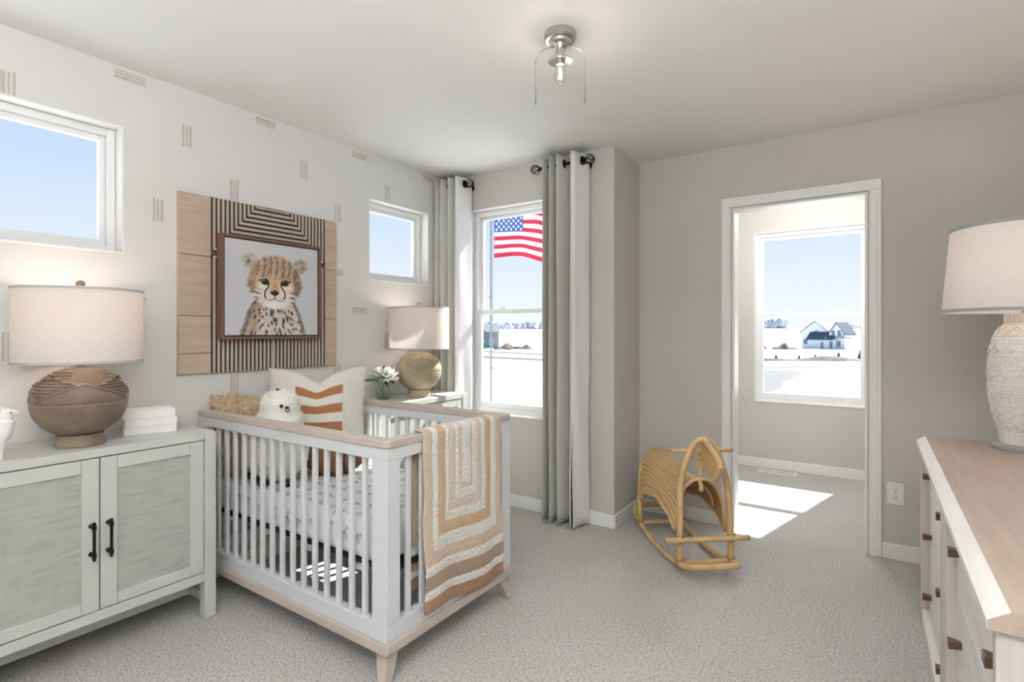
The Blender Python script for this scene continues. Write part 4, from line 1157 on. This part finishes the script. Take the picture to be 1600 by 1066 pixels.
def quilt_col(s_, d):
    tan, wht, org_, pch, brn, rst = S(205, 186, 165), S(222, 219, 213), S(202, 173, 143), S(212, 198, 181), S(168, 147, 128), S(166, 132, 108)
    dd = min(d, LT - d)
    if dd < ROWS[1]: return rst, dd - 0
    if dd < ROWS[2]: return wht, dd - ROWS[1]
    if dd < ROWS[3]: return brn, dd - ROWS[2]
    if dd < ROWS[4]: return wht, dd - ROWS[3]
    e = min(s_, (QY1 - QY0) - s_, (dd - ROWS[4]) * .80)
    seq = (tan, wht, org_, wht, pch, wht, pch, wht); prev = 0
    for k, lim in enumerate(UB):
        if e < lim: return seq[k], e - prev
        prev = lim
    return seq[7], e - prev
qn, qm = 130, 330
rgq = random.Random(3)
m = MB(); qc = []
def qpt(u, v):
    s_ = u * (QY1 - QY0); d = v * LT
    p = along(d); outer = d < LT / 2
    hang = max(0, (zt_ - p.z) / .68)
    col, loc = quilt_col(s_, d)
    edge = min(loc, .03)
    puff = .0035 * math.sin(min(1, loc / .022) * PI / 2) + .0010 * math.sin(s_ * 420 + 1.2 * math.sin(d * 40)) + .0008 * math.sin(d * 300 + 6 * math.sin(s_ * 31 + d * 7))
    wave = (.010 * math.sin(s_ * 13 + .6) + .006 * math.sin(s_ * 27 + d * 3)) * hang
    sgn = 1 if outer else -1
    topf = max(0, 1 - hang * 20)
    x = p.x + sgn * (puff * (1 - topf) + abs(wave) * .8) ; z = p.z + puff * topf
    zsh = (-.030 * (s_ / (QY1 - QY0)) + .012 * math.sin(s_ * 14)) * max(0, hang - .1) if outer else 0
    y = QY0 + s_ + (.004 * math.sin(p.z * 22) + .003 * math.sin(p.z * 9)) * (1 if u in (0, 1) else .7)
    qc.append((*col[:3], 1))
    return (x, y, z + zsh)
m.grid(qpt, qn, qm)
qo = m.build('quilt', M['quilt'], origin=(CX1, (QY0 + QY1) / 2, .868), smooth=180, fixn=False)
set_cols(qo.data, qc)
s_ = qo.modifiers.new('thick', 'SOLIDIFY'); s_.thickness = .008; s_.offset = -1
tag(qo, 'tan and white striped patchwork quilt draped over the crib footboard', 'quilt')

# ------------------------------------------------------------------ vase with white bloom
vx, vy, vz = -2.640, 2.385, .815
vs = thing('glass_vase', 'small clear glass vase holding a white bloom on the corner cabinet', 'vase', (vx, vy, vz))
MB().lathe([(0, 0), (.044, 0), (.046, .004), (.048, .118), (.0452, .118), (.0432, .010), (0, .010)], (vx, vy, vz), 32, caps=False).build('glass', M['clear'], vs, smooth=50)
MB().lathe([(0, .0102), (.0430, .0102), (.0438, .062), (0, .062)], (vx, vy, vz), 32, caps=False).build('water', pane_mat('water', .02, (.985, .995, .99, 1)), vs, smooth=50)
fl_ = thing('peony_bloom', 'full white peony bloom with green leaves standing in the glass vase', 'flower', (vx, vy, vz + .012))
MB().tube(catmull([(vx + .01, vy - .012, vz + .013), (vx, vy, vz + .07), (vx - .002, vy + .004, vz + .125)], 5), .0038, 8).build('stem', M['leaf'], fl_, smooth=180)
MB().tube(catmull([(vx - .014, vy + .012, vz + .013), (vx, vy - .01, vz + .06), (vx + .01, vy - .05, vz + .105)], 5), .0025, 8).build('stem', M['leaf'], fl_, smooth=180)
rg2 = random.Random(2); hc2 = Vector((vx, vy + .010, vz + .165))
def petal(base, dirv, ln, wd, cup):
    d = Vector(dirv).normalized(); sd_ = d.cross(Vector((0, 0, 1)))
    sd_ = sd_.normalized() if sd_.length > .05 else Vector((1, 0, 0)); up = sd_.cross(d).normalized()
    def fn(u, v):
        a = (u - .5) * 2; wv = math.sin(PI * min(1, .12 + .88 * v) ** .8) ** .6 if v < .999 else .25
        return Vector(base) + d * (ln * v) + sd_ * (a * wd * wv) + up * (cup * (a * a * .5 - v * v * .6) + .004 * math.sin(a * 5) * v)
    return MB().grid(fn, 6, 6)
for lay, (n_, el_, ln) in enumerate(((11, -.25, .098), (10, .10, .096), (9, .45, .086), (7, .85, .072), (5, 1.25, .060))):
    for k in range(n_):
        a = 2 * PI * k / n_ + lay * .37 + rg2.uniform(-.15, .15); e = el_ + rg2.uniform(-.1, .1)
        petal(hc2 + Vector((0, 0, -.018)), (math.cos(a) * math.cos(e), math.sin(a) * math.cos(e), math.sin(e)), ln * rg2.uniform(.9, 1.1), .036, -.030).build('petal', M['petal'], fl_, smooth=180)
for (a, e, ln, wd) in ((-1.75, .10, .17, .026), (-1.0, .05, .12, .022), (1.2, -.1, .08, .02), (-.4, -.2, .09, .02)):
    petal(Vector((vx, vy, vz + .121)), (math.cos(a) * math.cos(e), math.sin(a) * math.cos(e), math.sin(e)), ln, wd, .03).build('leaf', M['leaf'], fl_, smooth=180)
petal(hc2 + Vector((0, 0, .03)), (.5, -.4, .8), .035, .012, .01).build('leaf', M['leaf'], fl_, smooth=180)

# ------------------------------------------------------------------ curtains on short rods
def cloth_strip(pts, z0, z1, seed, flare):
    r = random.Random(seed); path = catmull([(p[0], p[1], 0) for p in pts], 10); n = len(path) - 1
    ph = [r.uniform(0, 6) for _ in range(4)]
    def fn(u, v):
        p = path[min(n, int(round(u * n)))]; z = z0 + (z1 - z0) * v; k = (1 - v)
        dx = flare * k * math.sin(u * 9 + ph[0]) + .004 * math.sin(z * 5 + ph[1] + u * 7) * k
        dy = .006 * k * math.sin(u * 14 + ph[2] + z * 2)
        return (p.x + dx, p.y + dy, z + (.006 * math.sin(u * 11) * k))
    return MB().grid(fn, n, 40)
def curtain(pts, edge, z0, z1, label, cx, seed):
    root = thing('curtain', label, 'curtain', (cx, 3.10, z0), 'pair of pale grey curtains')
    o = cloth_strip(pts, z0, z1, seed, .006).build('cloth', M['curtain'], root, smooth=180, fixn=False)
    s_ = o.modifiers.new('t', 'SOLIDIFY'); s_.thickness = .003
    o = cloth_strip(edge, z0 - .004, z1 - .002, seed + 1, .002).build('end_fold', M['curtain_edge'], root, smooth=180, fixn=False)
    s_ = o.modifiers.new('t', 'SOLIDIFY'); s_.thickness = .003
    return root
CYM = 3.072
curtain([(-1.883, 3.138), (-1.845, 3.075), (-1.806, 3.004), (-1.798, 3.002), (-1.800, 3.075), (-1.806, 3.142), (-1.798, 3.144), (-1.775, 3.075), (-1.753, 3.004), (-1.745, 3.002), (-1.742, 3.075), (-1.745, 3.142), (-1.737, 3.144), (-1.715, 3.07), (-1.697, 3.000), (-1.687, 2.999), (-1.672, 3.075), (-1.655, 3.142), (-1.646, 3.143), (-1.622, 3.075), (-1.594, 2.998), (-1.580, 2.994)],
        [(-1.580, 2.9935), (-1.566, 3.010), (-1.552, 3.075), (-1.532, 3.146)], .012, 2.402, 'pale grey pleated curtain right of the tall window', -1.70, 3)
curtain([(-2.764, 3.130), (-2.756, 3.07), (-2.748, 3.004), (-2.740, 3.002), (-2.730, 3.075), (-2.722, 3.142), (-2.714, 3.143), (-2.702, 3.075), (-2.692, 3.003), (-2.683, 3.001), (-2.668, 3.075), (-2.656, 3.142), (-2.648, 3.143), (-2.634, 3.075), (-2.621, 3.003), (-2.612, 3.001), (-2.598, 3.075), (-2.588, 3.142), (-2.580, 3.143), (-2.564, 3.075), (-2.551, 3.003), (-2.541, 2.998)],
        [(-2.541, 2.9975), (-2.532, 3.012), (-2.522, 3.075), (-2.510, 3.146)], .012, 2.402, 'pale grey pleated curtain left of the tall window behind the corner lamp', -2.62, 9)
def rod(x0, x1, label, left_fin, rings, zr=2.352):
    root = thing('curtain_rod', label, 'curtain rod', ((x0 + x1) / 2, YB, zr), 'short black curtain rods')
    MB().tube([(x0, CYM, zr), (x1, CYM, zr)], .0095, 14).build('rod', M['black'], root, smooth=50)
    for x, s_ in (((x0, -1),) if left_fin else ()) + ((x1, 1),):
        MB().lathe([(0, -.006), (.012, -.006), (.012, .006), (0, .006)], (0, 0, 0), 16)
        m = MB(); m.tube([(x, CYM, zr), (x + s_ * .012, CYM, zr)], .013, 14); c = Vector((x + s_ * .040, CYM, zr)); R = .031
        for k in range(6):
            pts = []
            for t in np.linspace(0, 1, 15):
                ph = PI * t; tw = 2 * PI * k / 6 + t * 2.2
                pts.append(c + Vector((-s_ * R * math.cos(ph), R * math.sin(ph) * math.cos(tw), R * math.sin(ph) * math.sin(tw))))
            m.tube(pts, .0029, 6)
        m.ball(c + Vector((s_ * R, 0, 0)), .005, 8, 6); m.build('cage_finial', M['black'], root, smooth=180)
    for x in rings:
        pts = [(x, CYM + .024 * math.cos(a), zr + .024 * math.sin(a)) for a in np.linspace(0, 2 * PI, 24)[:-1]]
        m = MB(); m.tube(pts, .0048, 8, closed=True); m.tube([(x - .002, CYM, zr), (x + .002, CYM, zr)], .0215, 20); m.build('grommet', M['black'], root, smooth=180)
    for x in ((x0 + .05, x1 - .012)[1:]):
        m = MB(); m.tube([(x, CYM, zr - .010), (x, YB - .006, zr - .010)], .006, 10); m.tube([(x, YB - .006, zr - .010), (x, YB, zr - .010)], .024, 20)
        m.box(x - .008, x + .008, CYM - .013, CYM + .013, zr - .014, zr - .0085); m.build('bracket', M['black'], root, smooth=50)
rod(-1.860, -1.535, 'black curtain rod with wire cage ends above the right curtain', True, (-1.6735, -1.545))
rod(-2.768, -2.512, 'black curtain rod with wire cage end above the left curtain', False, (-2.6685, -2.515))

# ------------------------------------------------------------------ ceiling light
cx, cy = -1.030, 1.852
cl = thing('ceiling_light', 'flush ceiling light with clear glass jar shade and brushed nickel mount', 'ceiling light', (cx, cy, ZC))
MB().lathe([(0, ZC), (.062, ZC), (.064, ZC - .006), (.064, ZC - .026), (.058, ZC - .032), (.046, ZC - .034), (.044, ZC - .044), (.030, ZC - .050), (.022, ZC - .066), (0, ZC - .068)], (cx, cy, 0), 48, caps=False).build('canopy', M['nickel'], cl, smooth=35)
MB().lathe([(0, ZC - .066), (.019, ZC - .066), (.019, ZC - .094), (.046, ZC - .108), (.048, ZC - .113), (.020, ZC - .106), (.018, ZC - .128), (0, ZC - .128)], (cx, cy, 0), 40, caps=False).build('socket_cup', M['nickel'], cl, smooth=35)
gr = [(.0205, ZC - .088), (.050, ZC - .089), (.080, ZC - .092), (.095, ZC - .100), (.0995, ZC - .114), (.0995, ZC - .275)]
g_ = MB().lathe(gr, (cx, cy, 0), 64, caps=False).build('glass_shade', M['clear'], cl, smooth=35)
MB().tube([(cx + .0995 * math.cos(a), cy + .0995 * math.sin(a), ZC - .275) for a in np.linspace(0, 2 * PI, 65)[:-1]], .0014, 6, True).build('glass_rim', M['clear'], g_, smooth=180)
MB().lathe([(0, ZC - .126), (.010, ZC - .126), (.013, ZC - .136), (.020, ZC - .150), (.024, ZC - .168), (.021, ZC - .184), (.012, ZC - .196), (0, ZC - .200)], (cx, cy, 0), 24, caps=False).build('bulb', M['clear'], cl, smooth=180)
m = MB()
for k in range(4):
    a = PI / 2 * k; m.tube([(cx + .004 * math.cos(a), cy + .004 * math.sin(a), ZC - .140), (cx + .008 * math.cos(a), cy + .008 * math.sin(a), ZC - .182)], .0013, 6)
m.build('filament', pm('glowing_filament', (1, .8, .6, 1), .5, var=0, emit=((1, .78, .5, 1), 40.0)), cl)
ld = bpy.data.lights.new('ceiling_bulb_light', 'POINT'); ld.energy = 1.0; ld.color = (1, .86, .70); ld.shadow_soft_size = .03
lo = bpy.data.objects.new('ceiling_bulb_light', ld); COL.objects.link(lo); lo.parent = cl; lo.location = (0, 0, -.163)

# ------------------------------------------------------------------ rattan rocking horse
HC = Vector((-.9365, 3.110, 0)); Ha = Vector((.638, -.770, 0)); Hb = Vector((.770, .638, 0))
def hp(a, b, z): return HC + Ha * a + Hb * b + Vector((0, 0, z))
rh = thing('rocking_horse', 'woven rattan rocking horse on bent cane rockers by the doorway', 'rocking horse', HC)
def rt_(pts, r, name='cane', n=12, closed=False, k=6, mat=None):
    return MB().tube(catmull([hp(*p) for p in pts], k, closed), r, n, closed).build(name, mat or M['rattan'], rh, smooth=180)
rz = lambda a: .0165 + .062 * (a / .44) ** 2
loop = []
for a in np.linspace(-.38, .38, 11): loop.append((a, -.138, rz(a)))
loop += [(.425, -.122, rz(.425)), (.442, -.08, rz(.442)), (.444, 0, rz(.444)), (.442, .08, rz(.442)), (.425, .122, rz(.425))]
for a in np.linspace(.38, -.38, 11): loop.append((a, .138, rz(a)))
loop += [(-.425, .122, rz(.425) + .02), (-.442, .08, rz(.442) + .025), (-.444, 0, rz(.444) + .025), (-.442, -.08, rz(.442) + .025), (-.425, -.122, rz(.425) + .02)]
rt_(loop, .0162, 'rocker', 12, True, 4)
for a in (.325, -.285): rt_([(a, -.138, rz(a) + .004), (a, .138, rz(a) + .004)], .0145, 'cross_bar')
arch = [(.325, -.138, .05), (.328, -.138, .18), (.322, -.134, .32), (.312, -.128, .43), (.305, -.112, .52), (.300, -.082, .605), (.299, -.052, .660), (.299, -.024, .682), (.299, 0, .687)]
rt_(arch + [(a, -b, z) for (a, b, z) in arch[-2::-1]], .0165, 'front_arch')
rt_([(.352, -.226, .182), (.352, .226, .182)], .0145, 'foot_bar'); rt_([(.288, -.168, .628), (.288, .168, .628)], .0125, 'handle_bar')
rt_([(.288, -.082, .588), (.288, .082, .588)], .010, 'brace')
rt_([(.270, 0, .655), (.268, 0, .52), (.262, 0, .465), (.285, -.004, .44), (.300, -.010, .415)], .0115, 'neck_post')
rt_([(.300, 0, .690), (.40, 0, .652), (.496, 0, .600)], .0145, 'head_top'); rt_([(.496, 0, .602), (.462, 0, .555), (.425, 0, .512)], .0195, 'muzzle')
rt_([(.276, 0, .56), (.35, 0, .535), (.425, 0, .515)], .007, 'jaw')
# woven head panel
def headp(p, d): return hp(p[0], d, p[1])
m = MB()
A0, A1, B0, B1 = (.285, .672), (.286, .556), (.484, .594), (.428, .518)
def hfn(sd_):
    def fn(u, v):
        top = (A0[0] + (B0[0] - A0[0]) * u, A0[1] + (B0[1] - A0[1]) * u); bot = (A1[0] + (B1[0] - A1[0]) * u, A1[1] + (B1[1] - A1[1]) * u)
        p = (top[0] + (bot[0] - top[0]) * v, top[1] + (bot[1] - top[1]) * v)
        return hp(p[0], sd_ * (.005 + .0022 * math.sin(v * 2 * PI * 9) * math.cos(u * 2 * PI * 7)), p[1])
    return fn
m.grid(hfn(1), 84, 60); m.grid(hfn(-1), 84, 60); m.build('head_weave', M['weave'], rh, smooth=180)
# woven saddle
def lerp_tab(t, x):
    for (x0, y0), (x1, y1) in zip(t[:-1], t[1:]):
        if x <= x1: f = (x - x0) / (x1 - x0); f = f * f * (3 - 2 * f); return y0 + (y1 - y0) * max(0, f)
    return t[-1][1]
ZT = [(-.36, .505), (-.30, .500), (-.20, .470), (-.05, .428), (.10, .428), (.27, .470)]
ZB = [(-.36, .170), (-.31, .170), (-.18, .255), (0, .285), (.15, .250), (.27, .185)]
def sad(a, f, off=0):
    ph = f * PI / 2; wd = .136 - .012 * math.cos(ph)
    zt_, zb = lerp_tab(ZT, a), lerp_tab(ZB, a); up = max(0, math.cos(ph)) ** .62
    b = wd * math.copysign(abs(math.sin(ph)) ** .9, ph)
    nz_ = Vector((0, math.sin(ph) * .9, math.cos(ph)))
    ra = a - (.05 * up if a < -.2 else 0) * min(1, (-a - .2) / .1 if a < -.2 else 0)
    p = (ra, b, zb + (zt_ - zb) * up)
    return hp(p[0], p[1] + nz_.y * off, p[2] + nz_.z * off)
def wv(u, v): return .0030 * math.sin(v * 2 * PI * 10) * math.cos(u * 2 * PI * 30)
m = MB(); m.grid(lambda u, v: sad(-.31 + .58 * u, -1 + 2 * v, wv(u, v)), 180, 156); m.build('saddle_weave', M['weave'], rh, smooth=180)
m = MB(); m.grid(lambda u, v: sad(-.31 + .58 * u, -1 + 2 * v, -.007 + .5 * wv(u, v)), 120, 104); m.build('saddle_lining', M['binding'], rh, smooth=180)
for f in np.linspace(-.94, .94, 21):                # stakes running the length of the saddle
    MB().tube([sad(-.305 + .57 * u, float(f) * (1 - .10 * math.sin(u * PI)), .0035) for u in np.linspace(0, 1, 26)], .0036, 6).build('stake', M['stake'], rh, smooth=180)
for s_ in (-1, 1):
    e = [sad(-.31 + .58 * u, s_ * .995) for u in np.linspace(0, 1, 22)]
    MB().tube(e, .0098, 10).build('saddle_rim', M['rattan'], rh, smooth=180)
    q0 = sad(-.305, s_ * .99); l0 = hp(-.285, s_ * .138, rz(.285) + .005)
    MB().tube([l0, l0.lerp(q0, .5), q0 + Vector((0, 0, .01))], .0145, 12).build('rear_leg', M['rattan'], rh, smooth=180)
for a in (-.308, .268):
    MB().tube([sad(a, f) for f in np.linspace(-1, 1, 30)], .0095, 10).build('saddle_hoop', M['rattan'], rh, smooth=180)
MB().tube([sad(.20, f, -.03) for f in np.linspace(-.9, .9, 24)], .009, 10).build('saddle_hoop', M['binding'], rh, smooth=180)
for (a, b, z) in ((.334, -.139, .182), (.334, .139, .182), (.326, -.139, .062), (.326, .139, .062), (-.285, -.139, .05), (-.285, .139, .05)):
    m = MB()
    for k in range(5):
        z2 = z - .014 + k * .007; m.tube([hp(a + .0235 * math.cos(t), b + .0185 * math.sin(t), z2 + .004 * math.sin(t * 2)) for t in np.linspace(0, 2 * PI, 16)[:-1]], .0034, 5, True)
    m.build('binding', M['binding'], rh, smooth=180)

# ------------------------------------------------------------------ dresser
DX0, DX1, DY0, DY1, DZ = .154, .700, 1.167, 2.930, .800
dr = thing('dresser', 'six drawer white washed dresser with grey oak top and dark wood pulls', 'dresser', ((DX0 + DX1) / 2, (DY0 + DY1) / 2, 0))
m = MB(); m.prism([(DX0, DZ - .036), (DX1, DZ - .036), (DX1, DZ), (DX0 + .030, DZ), (DX0, DZ - .020)], lambda p, d: (p[0], d, p[1]), DY0, DY1)
m.build('top', M['dresser_top'], dr)
m = MB(); m.prism([(DX0 - .0008, DZ - .0355), (DX0 + .0004, DZ - .0355), (DX0 + .0004, DZ - .0202), (DX0 + .0302, DZ - .0004), (DX0 + .0296, DZ + .0006), (DX0 - .0008, DZ - .0196)], lambda p, d: (p[0], d, p[1]), DY0 + .001, DY1 - .001)
m.build('edge_highlight', M['dresser_white'], dr)  # window light caught by the chamfer, painted as a white strip
bx0 = DX0 + .012; by0, by1 = DY0 + .012, DY1 - .012; dp = bx0 + .030
MB().box(dp + .018, DX1 - .01, by0 + .028, by1 - .028, .06, DZ - .0365).build('carcass', M['dresser_side'], dr)
MB().box(bx0, DX1 - .01, by0, by0 + .028, 0, DZ - .0365).build('side_panel', M['dresser_side'], dr, bev=.003)
MB().box(bx0, DX1 - .01, by1 - .028, by1, 0, DZ - .0365).build('side_panel', M['dresser_side'], dr, bev=.002)
cols_ = ((by0 + .0285, 1.975), (2.125, by1 - .0285))
MB().box(bx0 + .004, dp + .018, 1.975, 2.125, .062, DZ - .0365).build('centre_stile', M['dresser_side'], dr, bev=.002)
for (a, b) in cols_:
    MB().box(bx0 + .004, dp + .03, a, b, 0, .062).build('bottom_rail', M['dresser_white'], dr, bev=.002)
    MB().box(bx0 + .004, dp + .018, a, b, DZ - .050, DZ - .0365).build('top_rail', M['dresser_side'], dr)
    zz = [.065, .292, .520, .7505]
    for k in range(3):
        d = MB().box(dp, dp + .018, a + .002, b - .002, zz[k] + .002, zz[k + 1] - .002).build('drawer', M['dresser_white'], dr, bev=.0015)
        zk = (.152, .402, .652)[k]
        for y in (a + .095, b - .095):
            m = MB(); w0, w1 = .010, .017
            m.hexa([(dp - .030, y - w1, zk - .011), (dp + .0, y - w0, zk - .008), (dp + .0, y + w0, zk - .008), (dp - .030, y + w1, zk - .011)],
                   [(dp - .030, y - w1, zk + .011), (dp + .0, y - w0, zk + .008), (dp + .0, y + w0, zk + .008), (dp - .030, y + w1, zk + .011)])
            m.build('pull', M['knob'], d, bev=.0015)
MB().box(DX1 - .012, DX1 - .002, by0, by1, .0, DZ - .0365).build('back_panel', M['dresser_side'], dr)
MB().hexa([(.232, by0 - .022, .612), (.256, by0 - .022, .612), (.252, by0, .614), (.236, by0, .614)], [(.232, by0 - .022, .632), (.256, by0 - .022, .632), (.252, by0, .630), (.236, by0, .630)]).build('end_pull', M['knob'], dr, bev=.0015)

# ------------------------------------------------------------------ patterned white lamp
lx3, ly3, lz3 = .478, 2.800, DZ
l3 = thing('patterned_lamp', 'white ceramic lamp with raised geometric bands on the dresser', 'lamp', (lx3, ly3, lz3)); c3 = (lx3, ly3, lz3)
MB().lathe([(0, 0), (.094, 0), (.096, .003), (.096, .021), (.094, .024), (0, .024)], c3, 64, caps=False).build('acrylic_base', M['acrylic'], l3, smooth=40)
prof = []; NPR = 260
tab = [(0.0, .070), (.03, .073), (.045, .074), (.10, .092), (.20, .106), (.28, .108), (.36, .102), (.42, .088), (.450, .070), (.458, .060), (.463, .057), (.500, .057)]
for i in range(NPR + 1):
    z = .500 * i / NPR
    for (x0, y0), (x1, y1) in zip(tab[:-1], tab[1:]):
        if z <= x1 + 1e-9: prof.append((y0 + (y1 - y0) * (z - x0) / (x1 - x0), z + .0242)); break
bands = [(.0, .040, 'flute'), (.044, .088, 'zig'), (.092, .148, 'diam'), (.152, .196, 'sq'), (.200, .226, 'bar'), (.230, .286, 'diam2'), (.290, .336, 'oval'), (.340, .386, 'diam'), (.390, .414, 'bar'), (.418, .456, 'zig'), (.462, .500, 'flute')]
def rel(a, z, r):
    z -= .0242; ar = a / (2 * PI)
    for (b0, b1, k) in bands:
        if b0 <= z <= b1:
            v = (z - b0) / (b1 - b0); e = min(v, 1 - v)
            if k == 'flute': return .0022 * (1 if math.sin(a * 44) > -.2 else 0)
            if e < .10: return .0
            h = b1 - b0; n = max(8, int(round(2 * PI * r / (h * 1.05)))) if False else {'zig': 14, 'diam': 13, 'sq': 15, 'bar': 22, 'diam2': 12, 'oval': 16}[k]
            u = (ar * n) % 1.0; du, dv = abs(u - .5) * 2, abs(v - .5) * 2.2
            if k == 'zig': d = abs(du - (1 - dv) * 1.0); return .0038 if d < .22 or (du + dv) < .35 else 0
            if k in ('diam', 'diam2'): d = du + dv; return .004 if .55 < d < .85 or d < .25 else 0
            if k == 'sq': d = max(du, dv); return .004 if .52 < d < .82 or d < .22 else 0
            if k == 'oval': d = math.hypot(du * 1.15, dv * .9); return .004 if .55 < d < .85 or (du < .14 and dv < .35) else 0
            if k == 'bar': return .0035 if du < .55 and dv < .75 else 0
    return .0032
MB().lathe(prof, c3, 420, rel).build('body', M['relief'], l3, smooth=50)
MB().lathe([(0, .524), (.010, .524), (.010, .60), (.018, .602), (.018, .650), (0, .650)], c3, 20).build('neck', M['nickel'], l3, smooth=40)
zb, zt3, r0, r1 = .532, .866, .250, .222
sh = MB().lathe([(r0, zb), (r1, zt3), (r1 - .002, zt3), (r0 - .002, zb), (r0, zb)], c3, 96, caps=False).build('shade', M['shade_white'], l3, smooth=60)
for (ra, rb, za, zb_) in ((r0 + .0015, r0 + .0005, zb - .001, zb + .012), (r1 + .0022, r1 + .0015, zt3 - .013, zt3 + .001)):
    MB().lathe([(ra, za), (rb, zb_), (rb - .005, zb_), (ra - .005, za), (ra, za)], c3, 96, caps=False).build('shade_trim', M['shade_trim_grey'], sh, smooth=60)
m = MB()
for k in range(3):
    a = 2 * PI * k / 3; m.tube([(lx3, ly3, lz3 + zt3 - .012), (lx3 + (r1 - .002) * math.cos(a), ly3 + (r1 - .002) * math.sin(a), lz3 + zt3 - .012)], .002, 6)
m.tube([(lx3, ly3, lz3 + .65), (lx3, ly3, lz3 + zt3 - .01)], .003, 8); m.build('harp', M['nickel'], l3)
MB().lathe([(0, zt3 - .016), (.006, zt3 - .014), (.006, zt3 + .004), (.014, zt3 + .008), (.018, zt3 + .020), (.010, zt3 + .032), (0, zt3 + .034)], c3, 24).build('finial', M['relief'], l3, smooth=60)
ld = bpy.data.lights.new('dresser_lamp_light', 'POINT'); ld.energy = 4.0; ld.color = (1, .80, .64); ld.shadow_soft_size = .05
lo = bpy.data.objects.new('dresser_lamp_light', ld); COL.objects.link(lo); lo.parent = l3; lo.location = (.03, 0, .72)

# ------------------------------------------------------------------ outlet and floor register
ox, oz = .096, .3625
ou = thing('wall_outlet', 'white duplex electrical outlet right of the doorway', 'outlet', (ox, YC, oz))
MB().box(ox - .038, ox + .038, YC - .006, YC, oz - .060, oz + .060).build('plate', M['outlet'], ou, bev=.003)
for s_ in (-1, 1):
    m = MB(); m.lathe([(0, 0), (.0165, 0), (.0165, .002), (0, .002)], (0, 0, 0), 24)
    m.v = [(ox + p[0], YC - .0062 - p[2], oz + s_ * .0205 + p[1] * .86) for p in m.v]
    r_ = m.build('receptacle', M['outlet'], ou, smooth=40)
    for dx in (-.006, .006): MB().box(ox + dx - .0013, ox + dx + .0013, YC - .0092, YC - .0080, oz + s_ * .0205 - .002, oz + s_ * .0205 + .007).build('slot', M['slot'], r_)
    MB().box(ox - .0025, ox + .0025, YC - .0092, YC - .0080, oz + s_ * .0205 - .011, oz + s_ * .0205 - .006).build('slot', M['slot'], r_)
MB().tube([(ox, YC - .0075, oz), (ox, YC - .006, oz)], .003, 10).build('screw', M['steel'], ou)
g0, g1, h0, h1 = -.862, -.560, 5.175, 5.285
fv = thing('floor_register', 'white slotted floor vent in the carpet under the doorway window', 'vent', ((g0 + g1) / 2, (h0 + h1) / 2, 0))
m = MB(); m.box(g0, g1, h0, h0 + .022, 0, .007); m.box(g0, g1, h1 - .022, h1, 0, .007); m.box(g0, g0 + .02, h0 + .022, h1 - .022, 0, .007); m.box(g1 - .02, g1, h0 + .022, h1 - .022, 0, .007); m.box(-.719, -.703, h0 + .022, h1 - .022, 0, .007)
m.build('frame', M['trim'], fv, bev=.002)
MB().box(g0 + .02, g1 - .02, h0 + .022, h1 - .022, .0004, .0012).build('duct', M['slot'], fv)
for k in range(22):
    x = g0 + .026 + k * .0118
    if abs(x + .711) > .012: MB().box(x, x + .0055, h0 + .022, h1 - .022, .0012, .0062).build('louvre', M['trim'], fv)

# ------------------------------------------------------------------ added dome lamp, out of view, brightening the next room
ax_, ay_ = -.35, 4.45
al = thing('added_dome_lamp', 'added unseen white dome lamp brightening the room beyond the doorway', 'ceiling light', (ax_, ay_, ZC))
MB().lathe([(0, ZC), (.12, ZC), (.122, ZC - .012), (.112, ZC - .016), (0, ZC - .016)], (ax_, ay_, 0), 40, caps=False).build('mount', M['nickel'], al, smooth=40)
MB().lathe([(.110, ZC - .016), (.104, ZC - .040), (.080, ZC - .060), (.04, ZC - .072), (0, ZC - .075)], (ax_, ay_, 0), 40, caps=False).build('dome', shade_mat('added_opal_dome', (.85, .85, .84, 1), .7), al, smooth=60)
ld = bpy.data.lights.new('added_dome_fill', 'POINT'); ld.energy = 30; ld.color = (1, .98, .95); ld.shadow_soft_size = .10
lo = bpy.data.objects.new('added_dome_fill', ld); COL.objects.link(lo); lo.parent = al; lo.location = (0, 0, -.18)
